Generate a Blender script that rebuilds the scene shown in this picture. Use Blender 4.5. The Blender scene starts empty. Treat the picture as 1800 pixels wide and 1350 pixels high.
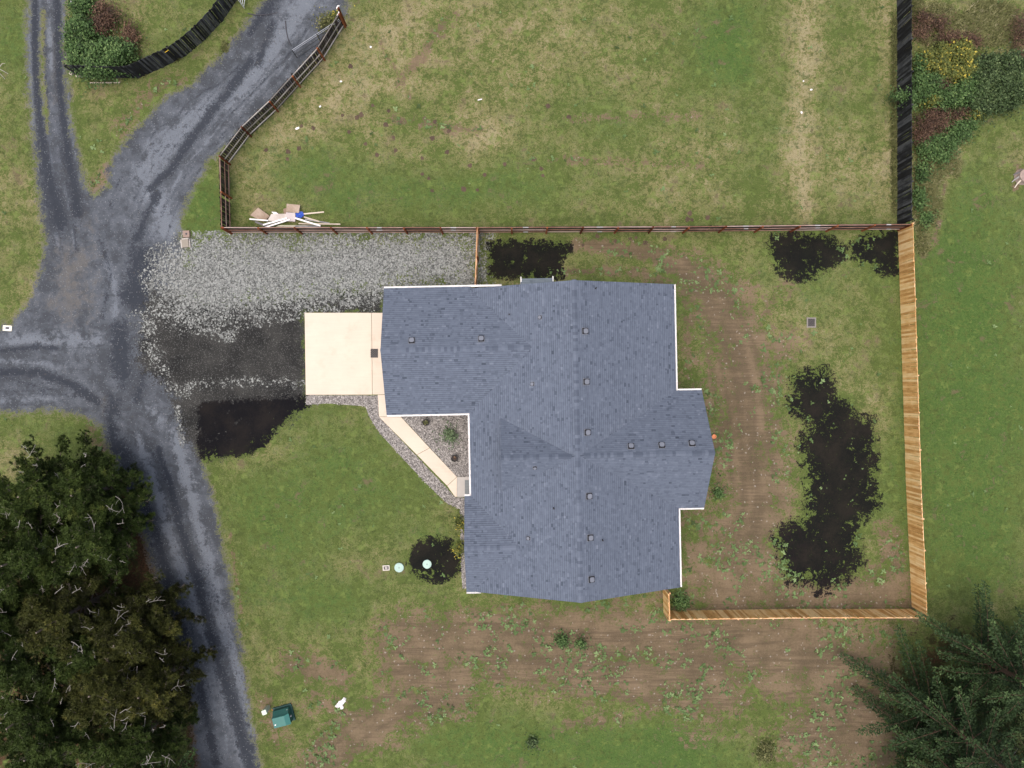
import bpy, bmesh, math, random
import numpy as np
from mathutils import Vector, Matrix, Euler

# ------------------------------------------------------------------ camera, light, exposure
sc = bpy.context.scene
COL = sc.collection
H = 50.0
cam = bpy.data.cameras.new("camera")
cam.lens = 25.0
cam.sensor_width = 36.0
cam.clip_end = 3000
cam_o = bpy.data.objects.new("camera", cam)
COL.objects.link(cam_o)
cam_o.location = (0, 0, H)
cam_o.rotation_euler = (0, 0, 0)
sc.camera = cam_o

SUN_EL, SUN_AZ = math.radians(78), math.radians(235)      # azimuth clockwise from north (+Y)
world = bpy.data.worlds.new("World")
sc.world = world
world.use_nodes = True
wn = world.node_tree
bgn = wn.nodes.get("Background") or wn.nodes.new("ShaderNodeBackground")
sky = wn.nodes.new("ShaderNodeTexSky")
sky.sky_type = 'NISHITA'
sky.sun_disc = False
sky.sun_elevation = SUN_EL
sky.sun_rotation = SUN_AZ
sky.altitude = 50
sky.air_density = 0.7
sky.dust_density = 8.0
sky.ozone_density = 0.6
wn.links.new(sky.outputs[0], bgn.inputs[0])
bgn.inputs[1].default_value = 0.15
sun = bpy.data.lights.new("sun", 'SUN')
sun.energy = 0.5
sun.angle = math.radians(130)
sun.color = (1.0, 0.93, 0.84)
sun_o = bpy.data.objects.new("sun", sun)
COL.objects.link(sun_o)
d = Vector((math.sin(SUN_AZ) * math.cos(SUN_EL), math.cos(SUN_AZ) * math.cos(SUN_EL), math.sin(SUN_EL)))
sun_o.rotation_euler = (-d).to_track_quat('-Z', 'Y').to_euler()
sc.view_settings.view_transform = 'Standard'
sc.view_settings.look = 'None'
sc.view_settings.gamma = 1.0
sc.view_settings.use_curve_mapping = False
sc.view_settings.exposure = 0.62
sc.render.film_transparent = False
try:
    sc.cycles.max_bounces = 5
    sc.cycles.diffuse_bounces = 3
except Exception:
    pass

rng = np.random.default_rng(7)
random.seed(7)

# ------------------------------------------------------------------ helpers
def P(px, py, z=0.0):
    """photo pixel (1800 x 1350) to a world point at height z"""
    k = 0.04 * (H - z) / H
    return Vector(((px - 900) * k, (675 - py) * k, z))

class MB:
    def __init__(s):
        s.v, s.f, s.t, s.n = [], [], [], 0
    def add(s, verts, faces, tint=0.5):
        verts = np.asarray(verts, float).reshape(-1, 3)
        s.v.append(verts)
        s.t.append(np.full(len(verts), tint) if np.isscalar(tint) else np.asarray(tint, float))
        for f in faces:
            s.f.append([i + s.n for i in f])
        s.n += len(verts)
    def box(s, c, size, rot=0.0, tint=0.5, M=None):
        x, y, z = [a / 2 for a in size]
        vs = np.array([[-x,-y,-z],[x,-y,-z],[x,y,-z],[-x,y,-z],[-x,-y,z],[x,-y,z],[x,y,z],[-x,y,z]])
        if M is not None:
            vs = vs @ np.array(M.to_3x3()).T
        if rot:
            ca, sa = math.cos(rot), math.sin(rot)
            vs = np.c_[vs[:,0]*ca - vs[:,1]*sa, vs[:,0]*sa + vs[:,1]*ca, vs[:,2]]
        s.add(vs + np.array(c), [(0,3,2,1),(4,5,6,7),(0,1,5,4),(1,2,6,5),(2,3,7,6),(3,0,4,7)], tint)
    def prism(s, pts, z0, z1, tint=0.5):
        n = len(pts)
        a = sum(pts[i][0]*pts[(i+1)%n][1]-pts[(i+1)%n][0]*pts[i][1] for i in range(n))
        if a < 0: pts = list(pts)[::-1]
        vs = [(p[0],p[1],z0) for p in pts] + [(p[0],p[1],z1) for p in pts]
        s.add(vs, [tuple(range(n))[::-1], tuple(range(n,2*n))] + [(i,(i+1)%n,n+(i+1)%n,n+i) for i in range(n)], tint)
    def tube(s, pts, r0, r1=None, k=6, tint=0.5, cap=True):
        pts = [Vector(p) for p in pts]
        r1 = r0 if r1 is None else r1
        n = len(pts); vs = []
        for i, p in enumerate(pts):
            dd = (pts[min(i+1,n-1)] - pts[max(i-1,0)])
            if dd.length < 1e-9: dd = Vector((0,0,1))
            dd.normalize()
            up = Vector((0,0,1)) if abs(dd.z) < .9 else Vector((1,0,0))
            a = dd.cross(up).normalized(); b = dd.cross(a)
            r = r0 + (r1-r0)*i/max(1,n-1)
            for j in range(k):
                t = 2*math.pi*j/k
                vs.append(p + a*math.cos(t)*r + b*math.sin(t)*r)
        fs = [(i*k+j, i*k+(j+1)%k, (i+1)*k+(j+1)%k, (i+1)*k+j) for i in range(n-1) for j in range(k)]
        if cap: fs += [tuple(range(k))[::-1], tuple(range((n-1)*k, n*k))]
        s.add([tuple(v) for v in vs], fs, tint)
    def lathe(s, prof, c=(0,0,0), k=20, tint=0.5):
        vs = []; n = len(prof)
        for r, z in prof:
            for j in range(k):
                t = 2*math.pi*j/k
                vs.append((c[0]+r*math.cos(t), c[1]+r*math.sin(t), c[2]+z))
        fs = [(i*k+j, i*k+(j+1)%k, (i+1)*k+(j+1)%k, (i+1)*k+j) for i in range(n-1) for j in range(k)]
        fs += [tuple(range((n-1)*k, n*k))]
        s.add(vs, fs, tint)
    def mesh(s, name, mat, smooth=False):
        me = bpy.data.meshes.new(name)
        v = np.concatenate(s.v) if s.v else np.zeros((0,3))
        me.from_pydata(v.tolist(), [], s.f)
        at = me.attributes.new("tint", 'FLOAT', 'POINT')
        at.data.foreach_set("value", np.concatenate(s.t).astype(np.float32))
        if mat: me.materials.append(mat)
        if smooth:
            me.polygons.foreach_set("use_smooth", np.ones(len(me.polygons), bool))
        me.update()
        return me
    def build(s, name, mat, parent=None, loc=None, smooth=False):
        return link(name, s.mesh(name, mat, smooth), parent, loc)

def fast_mesh(name, verts, tris, mat, attrs=None, k=3):
    """numpy arrays to a mesh of k-gons"""
    me = bpy.data.meshes.new(name)
    nv, nf = len(verts), len(tris)
    me.vertices.add(nv); me.loops.add(nf*k); me.polygons.add(nf)
    me.vertices.foreach_set("co", np.ascontiguousarray(verts, np.float32).ravel())
    me.loops.foreach_set("vertex_index", np.ascontiguousarray(tris, np.int32).ravel())
    me.polygons.foreach_set("loop_start", np.arange(0, nf*k, k, dtype=np.int32))
    if attrs:
        for nm, a in attrs.items():
            if a.ndim == 2:
                at = me.attributes.new(nm, 'FLOAT_COLOR', 'POINT')
                at.data.foreach_set("color", np.ascontiguousarray(a, np.float32).ravel())
            else:
                at = me.attributes.new(nm, 'FLOAT', 'POINT')
                at.data.foreach_set("value", np.ascontiguousarray(a, np.float32).ravel())
    if mat: me.materials.append(mat)
    me.update(calc_edges=True)
    return me

def link(name, data, parent=None, loc=None):
    o = bpy.data.objects.new(name, data)
    COL.objects.link(o)
    if parent is not None: o.parent = parent
    if loc is not None: o.location = loc
    return o
def tag(o, label=None, cat=None, group=None, kind=None):
    if label: o['label'] = label
    if cat: o['category'] = cat
    if group: o['group'] = group
    if kind: o['kind'] = kind
    return o
def thing(name, loc, label, cat, group=None, rz=0):
    o = link(name, None, None, loc)
    o.rotation_euler.z = rz
    return tag(o, label, cat, group)

# ------------------------------------------------------------------ node helper
class T:
    def __init__(s, name, rough=0.85, spec=0.3):
        s.mt = bpy.data.materials.new(name); s.mt.use_nodes = True
        s.nt = s.mt.node_tree; s.N = s.nt.nodes
        s.b = s.N.get("Principled BSDF")
        s.b.inputs["Roughness"].default_value = rough
        s.b.inputs["Specular IOR Level"].default_value = spec
    def link(s, a, b): s.nt.links.new(a, b)
    def put(s, sock, v):
        if isinstance(v, bpy.types.NodeSocket): s.link(v, sock)
        elif isinstance(v, (tuple, list)) and len(v) == 3 and sock.type == 'RGBA': sock.default_value = (*v, 1)
        else: sock.default_value = v
    def node(s, t, **kw):
        n = s.N.new(t)
        for k, v in kw.items(): setattr(n, k, v)
        return n
    def attr(s, name, out="Color"):
        n = s.node("ShaderNodeAttribute"); n.attribute_name = name
        return n.outputs[out]
    def pos(s): return s.node("ShaderNodeNewGeometry").outputs["Position"]
    def objco(s): return s.node("ShaderNodeTexCoord").outputs["Object"]
    def rand(s): return s.node("ShaderNodeObjectInfo").outputs["Random"]
    def scale(s, v, xyz, rz=0):
        n = s.node("ShaderNodeMapping"); s.link(v, n.inputs[0]); n.inputs["Scale"].default_value = xyz
        n.inputs["Rotation"].default_value = (0, 0, rz)
        return n.outputs[0]
    def noise(s, v, scale, detail=3, rough=0.55, dist=0.0, off=None):
        n = s.node("ShaderNodeTexNoise")
        if off is not None:
            a = s.node("ShaderNodeVectorMath", operation='ADD'); s.link(v, a.inputs[0]); a.inputs[1].default_value = off; v = a.outputs[0]
        s.link(v, n.inputs["Vector"])
        n.inputs["Scale"].default_value = scale; n.inputs["Detail"].default_value = detail
        n.inputs["Roughness"].default_value = rough; n.inputs["Distortion"].default_value = dist
        return n.outputs[0]
    def voro(s, v, scale, out="Color", feature='F1'):
        n = s.node("ShaderNodeTexVoronoi", feature=feature); s.link(v, n.inputs["Vector"])
        n.inputs["Scale"].default_value = scale
        return n.outputs[out]
    def m(s, op, a, b=0.0, c=0.0):
        n = s.node("ShaderNodeMath", operation=op)
        for i, x in enumerate((a, b, c)):
            if i < len(n.inputs): s.put(n.inputs[i], x)
        return n.outputs[0]
    def madd(s, terms, base=0.0):
        """base + sum k*(x-0.5)"""
        o = base
        for x, k in terms:
            o = s.m('ADD', o, s.m('MULTIPLY', s.m('SUBTRACT', x, 0.5), k))
        return o
    def ss(s, x, lo, hi, a=0.0, b=1.0):
        n = s.node("ShaderNodeMapRange", interpolation_type='SMOOTHSTEP')
        s.put(n.inputs[0], x); n.inputs[1].default_value = lo; n.inputs[2].default_value = hi
        n.inputs[3].default_value = a; n.inputs[4].default_value = b
        return n.outputs[0]
    def mix(s, f, a, b, blend='MIX'):
        n = s.node("ShaderNodeMix", data_type='RGBA', blend_type=blend)
        s.put(n.inputs[0], f); s.put(n.inputs[6], a); s.put(n.inputs[7], b)
        return n.outputs[2]
    def edge(s, a, terms, both=True):
        """mask a plus noise, the noise only near the outline"""
        n = s.madd(terms, 0.0)
        n = s.m('MULTIPLY', n, s.ss(a, 0.0, .22))
        if both: n = s.m('MULTIPLY', n, s.ss(a, .80, 1.0, 1.0, 0.0))
        return s.m('ADD', a, n)
    def sep(s, c):
        n = s.node("ShaderNodeSeparateColor"); s.link(c, n.inputs[0]); return n.outputs
    def bump(s, h, strength=0.4, dist=0.03):
        n = s.node("ShaderNodeBump"); s.link(h, n.inputs["Height"])
        n.inputs["Strength"].default_value = strength; n.inputs["Distance"].default_value = dist
        s.link(n.outputs[0], s.b.inputs["Normal"])
    def col(s, c): s.put(s.b.inputs["Base Color"], c); return s.mt
    def done(s): return s.mt

def simple(name, c, rough=0.7, var=0.25, scale=6.0, metal=0.0, spec=0.3):
    t = T(name, rough, spec)
    n = t.noise(t.pos(), scale, 4)
    r = t.rand()
    k = t.madd([(n, 1.6*var), (r, var)], 1.0)
    c2 = t.mix(1.0, c, t.comb(k), 'MULTIPLY') if hasattr(t, 'comb') else None
    return t, c2
def comb(s, k):
    n = s.node("ShaderNodeCombineColor")
    for i in range(3): s.put(n.inputs[i], k)
    return n.outputs[0]
T.comb = comb
def plain(name, c, rough=0.7, var=0.2, scale=6.0, metal=0.0, spec=0.3):
    t, c2 = simple(name, c, rough, var, scale, metal, spec)
    t.b.inputs["Metallic"].default_value = metal
    return t.col(c2)
def tinted(name, stops, rough=0.8, var=0.25, scale=8.0, spec=0.25, trans=0.0):
    """colour from the per-piece 'tint' attribute, plus a little noise"""
    t = T(name, rough, spec)
    r = t.node("ShaderNodeValToRGB")
    t.link(t.attr("tint", "Fac"), r.inputs[0])
    el = r.color_ramp.elements
    while len(el) < len(stops): el.new(0.5)
    for e, (p, c) in zip(el, stops): e.position = p; e.color = (*c, 1)
    k = t.madd([(t.noise(t.pos(), scale, 3), 2*var)], 1.0)
    t.col(t.mix(1.0, r.outputs[0], t.comb(k), 'MULTIPLY'))
    return t.mt

def wood(name, c0, c1, c2, grain=(60, 60, 2.0), wear=None):
    t = T(name, 0.8, 0.2)
    r = t.rand(); oc = t.objco()
    g = t.noise(t.scale(oc, grain), 1.0, 4, 0.6, 0.4, None)
    off = t.node("ShaderNodeVectorMath", operation='SCALE')
    cx = t.node("ShaderNodeCombineXYZ"); t.put(cx.inputs[2], r); t.put(cx.inputs[0], r)
    t.link(cx.outputs[0], off.inputs[0]); off.inputs[3].default_value = 37.0
    ad = t.node("ShaderNodeVectorMath", operation='ADD'); t.link(oc, ad.inputs[0]); t.link(off.outputs[0], ad.inputs[1])
    big = t.noise(ad.outputs[0], 1.1, 3)
    f = t.madd([(r, 0.9), (big, 1.5), (g, 0.8)], 0.5)
    rp = t.node("ShaderNodeValToRGB"); t.link(f, rp.inputs[0])
    el = rp.color_ramp.elements; el.new(0.5)
    for e, (p, c) in zip(el, ((0.1, c0), (0.5, c1), (0.9, c2))): e.position = p; e.color = (*c, 1)
    t.col(rp.outputs[0])
    t.bump(g, 0.3, 0.004)
    return t.mt

# ------------------------------------------------------------------ ground fields (photo pixel plan -> masks)
CELL = 0.13
XS = np.arange(-42, 42 + 1e-6, CELL); YS = np.arange(-33, 33 + 1e-6, CELL)
NX, NY = len(XS), len(YS)
GX, GY = np.meshgrid(XS, YS)
GX = GX.ravel(); GY = GY.ravel()
PX = GX / 0.04 + 900; PY = 675 - GY / 0.04

def vnoise(scale, seed, oct=3):
    """smooth value noise on the grid, 0..1; scale in photo pixels"""
    r = np.random.default_rng(seed); out = 0; amp = 1; tot = 0
    for o in range(oct):
        s = scale / 2**o
        tab = r.random((128, 128))
        u = PX / s + 1000; v = PY / s + 1000
        iu = np.floor(u).astype(int); iv = np.floor(v).astype(int)
        fu = u - iu; fv = v - iv
        fu = fu*fu*(3-2*fu); fv = fv*fv*(3-2*fv)
        a = tab[iv % 128, iu % 128]; b = tab[iv % 128, (iu+1) % 128]
        c = tab[(iv+1) % 128, iu % 128]; d_ = tab[(iv+1) % 128, (iu+1) % 128]
        out = out + amp*((a*(1-fu)+b*fu)*(1-fv) + (c*(1-fu)+d_*fu)*fv)
        tot += amp; amp *= .55
    return out / tot

def poly(pts, W=14.0):
    """soft inside mask: 0.5 on the outline, 1 deeper than W px inside"""
    pts = np.array(pts, float)
    out = np.zeros(len(PX))
    m = (PX > pts[:,0].min()-W) & (PX < pts[:,0].max()+W) & (PY > pts[:,1].min()-W) & (PY < pts[:,1].max()+W)
    x, y = PX[m], PY[m]
    dmin = np.full(len(x), 1e9); ins = np.zeros(len(x), bool)
    n = len(pts)
    for i in range(n):
        ax, ay = pts[i]; bx, by = pts[(i+1) % n]
        dx, dy = bx-ax, by-ay; L = dx*dx+dy*dy + 1e-9
        t = np.clip(((x-ax)*dx+(y-ay)*dy)/L, 0, 1)
        dmin = np.minimum(dmin, (x-ax-t*dx)**2 + (y-ay-t*dy)**2)
        c = (ay > y) != (by > y)
        with np.errstate(divide='ignore', invalid='ignore'):
            xi = ax + (y-ay)*dx/(dy if abs(dy) > 1e-9 else 1e-9)
        ins ^= c & (x < xi)
    sd = np.sqrt(dmin); sd[~ins] *= -1
    out[m] = np.clip(0.5 + sd/(2*W), 0, 1)
    return out

def line(pts, soft=1.0):
    """soft band along (x, y, halfwidth) points: 1 on the axis, 0.5 at the half width, 0 at twice it"""
    out = np.zeros(len(PX))
    for (ax, ay, aw), (bx, by, bw) in zip(pts[:-1], pts[1:]):
        w = max(aw, bw)*2.2
        m = (PX > min(ax,bx)-w) & (PX < max(ax,bx)+w) & (PY > min(ay,by)-w) & (PY < max(ay,by)+w)
        x, y = PX[m], PY[m]
        dx, dy = bx-ax, by-ay; L = dx*dx+dy*dy+1e-9
        t = np.clip(((x-ax)*dx+(y-ay)*dy)/L, 0, 1)
        dist = np.sqrt((x-ax-t*dx)**2+(y-ay-t*dy)**2)
        out[m] = np.maximum(out[m], np.clip(1 - dist/(2*(aw+(bw-aw)*t)), 0, 1))
    return out

def blob(cx, cy, rx, ry, amp=1.0, rot=0.0):
    ca, sa = math.cos(rot), math.sin(rot)
    u = ((PX-cx)*ca + (PY-cy)*sa)/rx; v = (-(PX-cx)*sa + (PY-cy)*ca)/ry
    return amp*np.exp(-(u*u+v*v))

mx = lambda *a: np.maximum.reduce(a)

# ---- lanes
lane_nw = poly([(47,-130),(50,150),(58,220),(66,330),(82,420),(72,470),(58,520),(20,572),(-150,590),(-150,722),(110,722),(150,730),(178,750),
    (192,785),(205,830),(240,890),(258,960),(276,1010),(300,1080),(330,1200),(352,1360),(370,1500),(480,1500),(455,1350),(432,1220),(420,1120),(397,1000),(378,900),
    (362,830),(346,800),(346,700),(320,640),(322,440),(313,395),(326,360),(341,325),(370,282),(402,252),(452,208),(502,158),(560,92),(590,50),(608,20),(618,-130),
    (500,-130),(470,0),(446,22),(432,46),(388,100),(338,150),(302,166),(272,190),(242,226),(204,272),(192,300),(190,328),(165,345),(150,330),(140,290),(126,220),(118,150),(114,80),(112,-130)], 17)
strip = line([(76,20,7),(74,90,8),(74,140,8),(80,185,7),(84,235,5)])
road = lane_nw - 0.45*(strip > 0.3)*strip*1.6
light = mx(poly([(318,445),(332,418),(395,408),(500,412),(842,414),(838,500),(760,506),(684,508),(645,522),(560,532),(500,536),(430,545),(380,558),(330,560),(292,530),(276,490),(286,455)], 46),
    0.28*line([(250,560,24),(265,620,20),(300,680,14),(330,695,8)]), 0.22*line([(330,680,14),(430,670,14),(540,675,14)]),
    0.55*line([(850,430,9),(850,470,9),(845,495,8)]), 0.34*line([(400,585,16),(300,560,20)]), .42*line([(312,720,6),(320,780,5)]))
dark = poly([(262,500),(400,530),(680,500),(676,552),(536,552),(542,694),(542,712),(500,745),(460,785),(365,806),(348,800),(325,770),(308,735),(300,690),(240,640),(250,560)], 30)
# ---- black soil
soils = [poly(p, w_) for p, w_ in zip((
    [(347,714),(400,706),(540,697),(541,712),(512,732),(484,756),(466,784),(432,800),(386,799),(360,809),(351,780)],
    [(862,428),(905,424),(1000,429),(1001,441),(985,455),(986,486),(930,489),(862,484)],
    [(1357,420),(1400,415),(1440,412),(1470,430),(1485,445),(1468,462),(1440,475),(1420,490),(1395,488),(1370,475),(1357,450)],
    [(1498,430),(1530,412),(1577,408),(1577,476),(1552,480),(1530,465),(1505,460)],
    [(1395,662),(1450,652),(1462,692),(1495,712),(1502,742),(1530,738),(1535,790),(1534,850),(1540,885),(1518,905),(1512,918),(1500,922),(1512,985),(1502,1002),(1480,1020),
     (1440,1037),(1425,1015),(1392,1021),(1376,975),(1360,945),(1380,925),(1420,915),(1424,850),(1410,780),(1428,745),(1418,735),(1387,715),(1400,692)],
    [(765+44*math.cos(a)*(1+.05*math.sin(3*a)), 983+37*math.sin(a)) for a in np.linspace(0, 2*math.pi, 24, endpoint=False)]), (8, 10, 15, 13, 20, 11))]
soil = mx(*soils)
# ---- rock beds
rock_w = poly([(538,695),(666,695),(666,732),(800,874),(815,874),(820,900),(812,897),(785,884),(768,868),(738,838),(698,795),(668,762),(651,736),(642,714),(575,709),(538,712)], 5)
rock_e = poly([(690,715),(830,715),(835,838),(803,838),(703,730)], 5)
rock_s = poly([(808,897),(822,897),(822,1035),(812,1035),(809,960)], 6)*.9
rock = mx(rock_w, rock_e, rock_s)
# ---- bare dirt
dirt = mx(.92*line([(1010,432,9),(1060,432,10),(1150,447,15),(1215,482,30),(1270,535,48),(1298,600,54),(1306,700,60),(1312,800,64),(1330,880,60),(1310,960,75),(1280,1040,75)]),
    .62*line([(965,478,7),(1060,476,7),(1130,480,12),(1170,500,20)]), .85*line([(1290,1030,60),(1400,1050,40),(1560,1050,50)]), .72*line([(1560,940,22),(1590,1040,25)]),
    .62*line([(1230,900,28),(1235,1040,40)]), .6*line([(1380,600,30),(1350,700,25)]), .5*line([(1335,560,20),(1390,500,16)]),
    1.0*line([(1200,1115,46),(1400,1140,80),(1500,1190,80),(1450,1290,70),(1530,1300,70)]),
    1.0*line([(715,1135,50),(860,1120,46),(1000,1118,44),(1200,1128,52),(1240,1190,75)]), .88*line([(880,1170,36),(1000,1170,48),(1160,1195,56)]),
    .9*line([(700,1180,36),(800,1195,40)]), .8*line([(520,1165,26),(600,1190,20)]), .9*line([(560,1340,30),(640,1280,38),(720,1240,38),(800,1230,30)]),
    .55*line([(1000,1270,16),(1090,1260,16)]), .55*line([(470,1230,20),(490,1300,22)]), .5*line([(560,1230,30),(600,1250,20)]),
    .6*line([(660,60,3),(720,170,5)]), .6*line([(790,30,14),(700,150,8)]), .46*line([(970,280,8),(1240,290,7)]), .4*line([(1000,205,10),(1230,205,8)]),
    .52*line([(690,210,12),(840,230,10)]), .5*line([(215,225,22),(280,150,20),(320,140,14)]), .62*line([(195,300,14),(165,335,14)]),
    .62*line([(1650,390,5),(1643,430,6)]), .6*line([(1672,290,4),(1655,350,4)]), .62*line([(1795,300,8),(1785,330,6)]), .6*line([(150,735,10),(175,790,12)]), .6*line([(405,940,3),(425,1080,3)]),
    .55*line([(1210,560,14),(1215,660,18)]), .5*line([(990,1040,20),(1080,1060,20),(1160,1050,14)]))
litter = mx(.85*line([(215,860,16),(245,960,28),(275,1060,26),(320,1180,24),(345,1300,22),(350,1400,30)]), .70*poly([(-100,860),(230,860),(300,1080),(340,1400),(-100,1450)], 40),
    .6*poly([(1560,1140),(1640,1090),(1900,1090),(1900,1450),(1560,1450)], 40))
# ---- dry and lush grass
dry = (0.46 + .35*(vnoise(120, 3) - .5)
    + .5*line([(1420,-60,26),(1416,60,24),(1412,160,18),(1405,260,22),(1415,370,16)]) + .38*blob(860,240,60,34) + .3*blob(700,150,60,14) + .22*blob(1680,262,7,40) + .25*line([(1705,232,8),(1672,300,9),(1652,360,8),(1645,410,8)]) + .2*blob(700,60,200,70) + .16*blob(950,100,160,90)
    + .22*blob(1430,570,80,60) + .15*blob(1480,760,60,60) + .28*line([(640,120,60),(560,200,40),(430,300,30)]) + .12*blob(1100,330,220,50)
    + .16*blob(1500,300,60,80) + .25*blob(1700,35,100,35) + .2*blob(1250,250,80,30) - .28*blob(360,360,40,50) - .10*blob(620,900,190,140) + .22*(vnoise(55, 77) - .5) - .12*blob(900,1310,260,60)
    - .26*blob(1700, 720, 120, 330) + .05*blob(740,930,60,60) + .2*blob(700,960,40,40) + .15*blob(990,470,50,20) + .2*blob(60,520,60,60) - .1*blob(30,60,60,120)
    + .14*blob(470,800,40,30) + .1*blob(590,160,60,60) + .2*blob(1560,180,20,200) + .14*blob(860,505,60,14) + .12*blob(400,1120,16,200))
lush = (0.34 + .4*(vnoise(90, 5) - .5)
    + .35*blob(1270,110,70,60) + .3*blob(1290,60,60,60) + .25*blob(900,330,220,40) + .25*blob(700,350,160,40) + .3*blob(360,360,40,50) + .2*blob(560,290,120,40)
    + .14*blob(600,830,130,110) + .15*blob(480,960,100,120) + .48*blob(1700,720,130,340) + .04*blob(600,900,180,130) + .25*blob(1690,450,60,120) + .3*blob(20,70,50,90) + .2*blob(560,1060,150,40)
    + .3*blob(900,1310,200,50) + .3*blob(1180,1310,90,60) + .25*blob(1100,1340,100,60) + .25*blob(760,940,50,14) + .25*blob(1250,1330,60,50) - .15*blob(950,100,200,80) + .2*blob(1110,220,120,50)
    + .15*blob(1450,1230,50,120) + .2*blob(1240,640,30,120) + .2*blob(1410,500,60,40) + .2*blob(80,760,80,40))
# ---- wheel marks and streaks on the lanes
streak_d = mx(line([(60,-100,6),(62,120,6),(68,200,7),(80,290,10),(105,390,18)]), line([(97,-100,6),(105,150,7),(112,220,7),(125,300,9),(138,370,12)]),
    .9*line([(208,780,14),(250,870,12),(282,960,9),(310,1080,9),(350,1200,9),(380,1340,8)]), line([(278,790,6),(300,850,6),(318,930,8),(348,1020,9),(378,1150,10),(410,1240,13),(440,1350,14),(470,1480,14)]),
    line([(440,110,9),(392,172,10),(360,212,9),(330,252,9),(300,300,8),(265,330,8)]), .8*line([(478,40,8),(455,110,9)]), .9*line([(480,0,12),(440,60,5)]),
    poly([(228,428),(282,432),(282,520),(262,560),(225,545),(205,520),(228,470)], 18), .95*line([(-60,655,9),(70,655,9),(130,678,8),(172,708,8)]), .8*line([(-60,625,5),(60,610,7),(100,612,5)]),
    poly([(190,690),(212,700),(210,735),(190,730)], 14), .8*line([(190,720,10),(205,800,14)]), .7*line([(255,650,12),(240,700,12)]), .6*line([(175,420,6),(195,480,6),(180,560,6)]),
    .8*poly([(195,560),(225,560),(240,660),(215,690),(190,640)], 16), .9*line([(275,340,8),(240,420,10)]), .7*line([(1000,0,1),(1001,0,1)]))
streak_l = mx(line([(580,-60,30),(500,60,16),(430,150,24),(350,205,20),(300,250,26),(255,310,22),(290,400,22)]), .9*line([(241,765,6),(265,830,9),(290,920,9),(330,1020,9),(372,1150,8),(405,1270,8),(430,1360,8)]),
    .95*line([(305,760,10),(330,850,12),(352,950,12),(385,1060,12),(415,1170,10),(440,1290,8)]), .8*line([(20,600,12),(100,600,18),(170,600,14)]), .85*line([(190,465,8),(205,520,9),(200,560,8)]),
    .7*line([(52,-60,4),(54,120,4),(60,220,4)]), .7*line([(84,-60,5),(90,120,5)]), .6*line([(0,635,8),(110,640,10)]), .7*line([(262,715,12),(285,740,12)]), .6*line([(0,705,10),(110,700,12)]))
def bundle(axis, half, n, seed, w=(1.5, 4.5), amp=(.25, .65)):
    """thin wandering marks laid along an axis of (x, y) points"""
    r = np.random.default_rng(seed); out = np.zeros(len(PX)); ax = np.array(axis, float)
    dd = np.gradient(ax, axis=0); nn = np.stack([-dd[:,1], dd[:,0]], 1); nn /= np.linalg.norm(nn, axis=1)[:,None]
    for k in range(n):
        o = r.uniform(-half, half); a, b_ = sorted(r.uniform(0, len(ax)-1, 2))
        if b_ - a < .6: b_ = min(len(ax)-1, a + 1.2)
        tt = np.linspace(a, b_, 7); o = o + np.cumsum(r.normal(0, half*.06, 7))
        xs = np.interp(tt, np.arange(len(ax)), ax[:,0]) + o*np.interp(tt, np.arange(len(ax)), nn[:,0])
        ys = np.interp(tt, np.arange(len(ax)), ax[:,1]) + o*np.interp(tt, np.arange(len(ax)), nn[:,1])
        ww = r.uniform(*w); out = np.maximum(out, r.uniform(*amp)*line([(x_, y_, ww) for x_, y_ in zip(xs, ys)]))
    return out
AX_S = [(215,760),(262,850),(300,940),(335,1040),(370,1150),(400,1260),(425,1370)]
AX_NE = [(560,-40),(510,40),(440,130),(370,200),(300,270),(250,350),(225,440)]
AX_NW = [(82,-60),(84,80),(90,180),(100,270),(115,360),(130,450)]
AX_W = [(-60,655),(20,655),(90,660),(150,680)]
streak_d = mx(streak_d, bundle(AX_S, 62, 26, 61), bundle(AX_NE, 60, 22, 62), bundle(AX_NW, 34, 14, 63), bundle(AX_W, 55, 16, 64))
streak_l = mx(streak_l, bundle(AX_S, 62, 22, 65), bundle(AX_NE, 60, 22, 66), bundle(AX_NW, 34, 12, 67), bundle(AX_W, 50, 12, 68))
AX_RING = [(1000,440),(1120,458),(1210,500),(1275,580),(1305,680),(1310,780),(1315,880),(1300,980)]
AX_RAKE = [(650,1180),(900,1175),(1150,1190),(1350,1195),(1560,1190)]
ruts = mx(bundle(AX_RING, 40, 26, 69, (2, 6), (.6, 1)), bundle(AX_RAKE, 110, 60, 70, (1.2, 4), (.5, 1)), bundle([(560,1350),(650,1270),(740,1225),(820,1200)], 40, 12, 72, (1.5, 4), (.5, .9)))
muddy = mx(.7*poly([(85,420),(175,420),(178,560),(120,580),(70,540)], 40), .7*line([(470,60,8),(452,110,9)]), .6*line([(95,60,8),(100,180,8)]), .6*poly([(140,690),(200,690),(200,790),(170,740)],20),
    .6*line([(240,960,10),(290,1090,10),(330,1250,10)]), .5*line([(270,450,10),(250,530,14)]), .6*line([(115,300,8),(160,400,14)]))

light = light*(1 - (soil > .5))*np.clip((PY - 403)/6, 0, 1); 
FA = np.stack([road, light, dark, soil], 1)
FB = np.stack([dirt, np.clip(dry,0,1), np.clip(lush,0,1), litter], 1)
muddy = np.maximum(muddy, ruts)
FC = np.stack([streak_d, streak_l, muddy, rock], 1)

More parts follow.
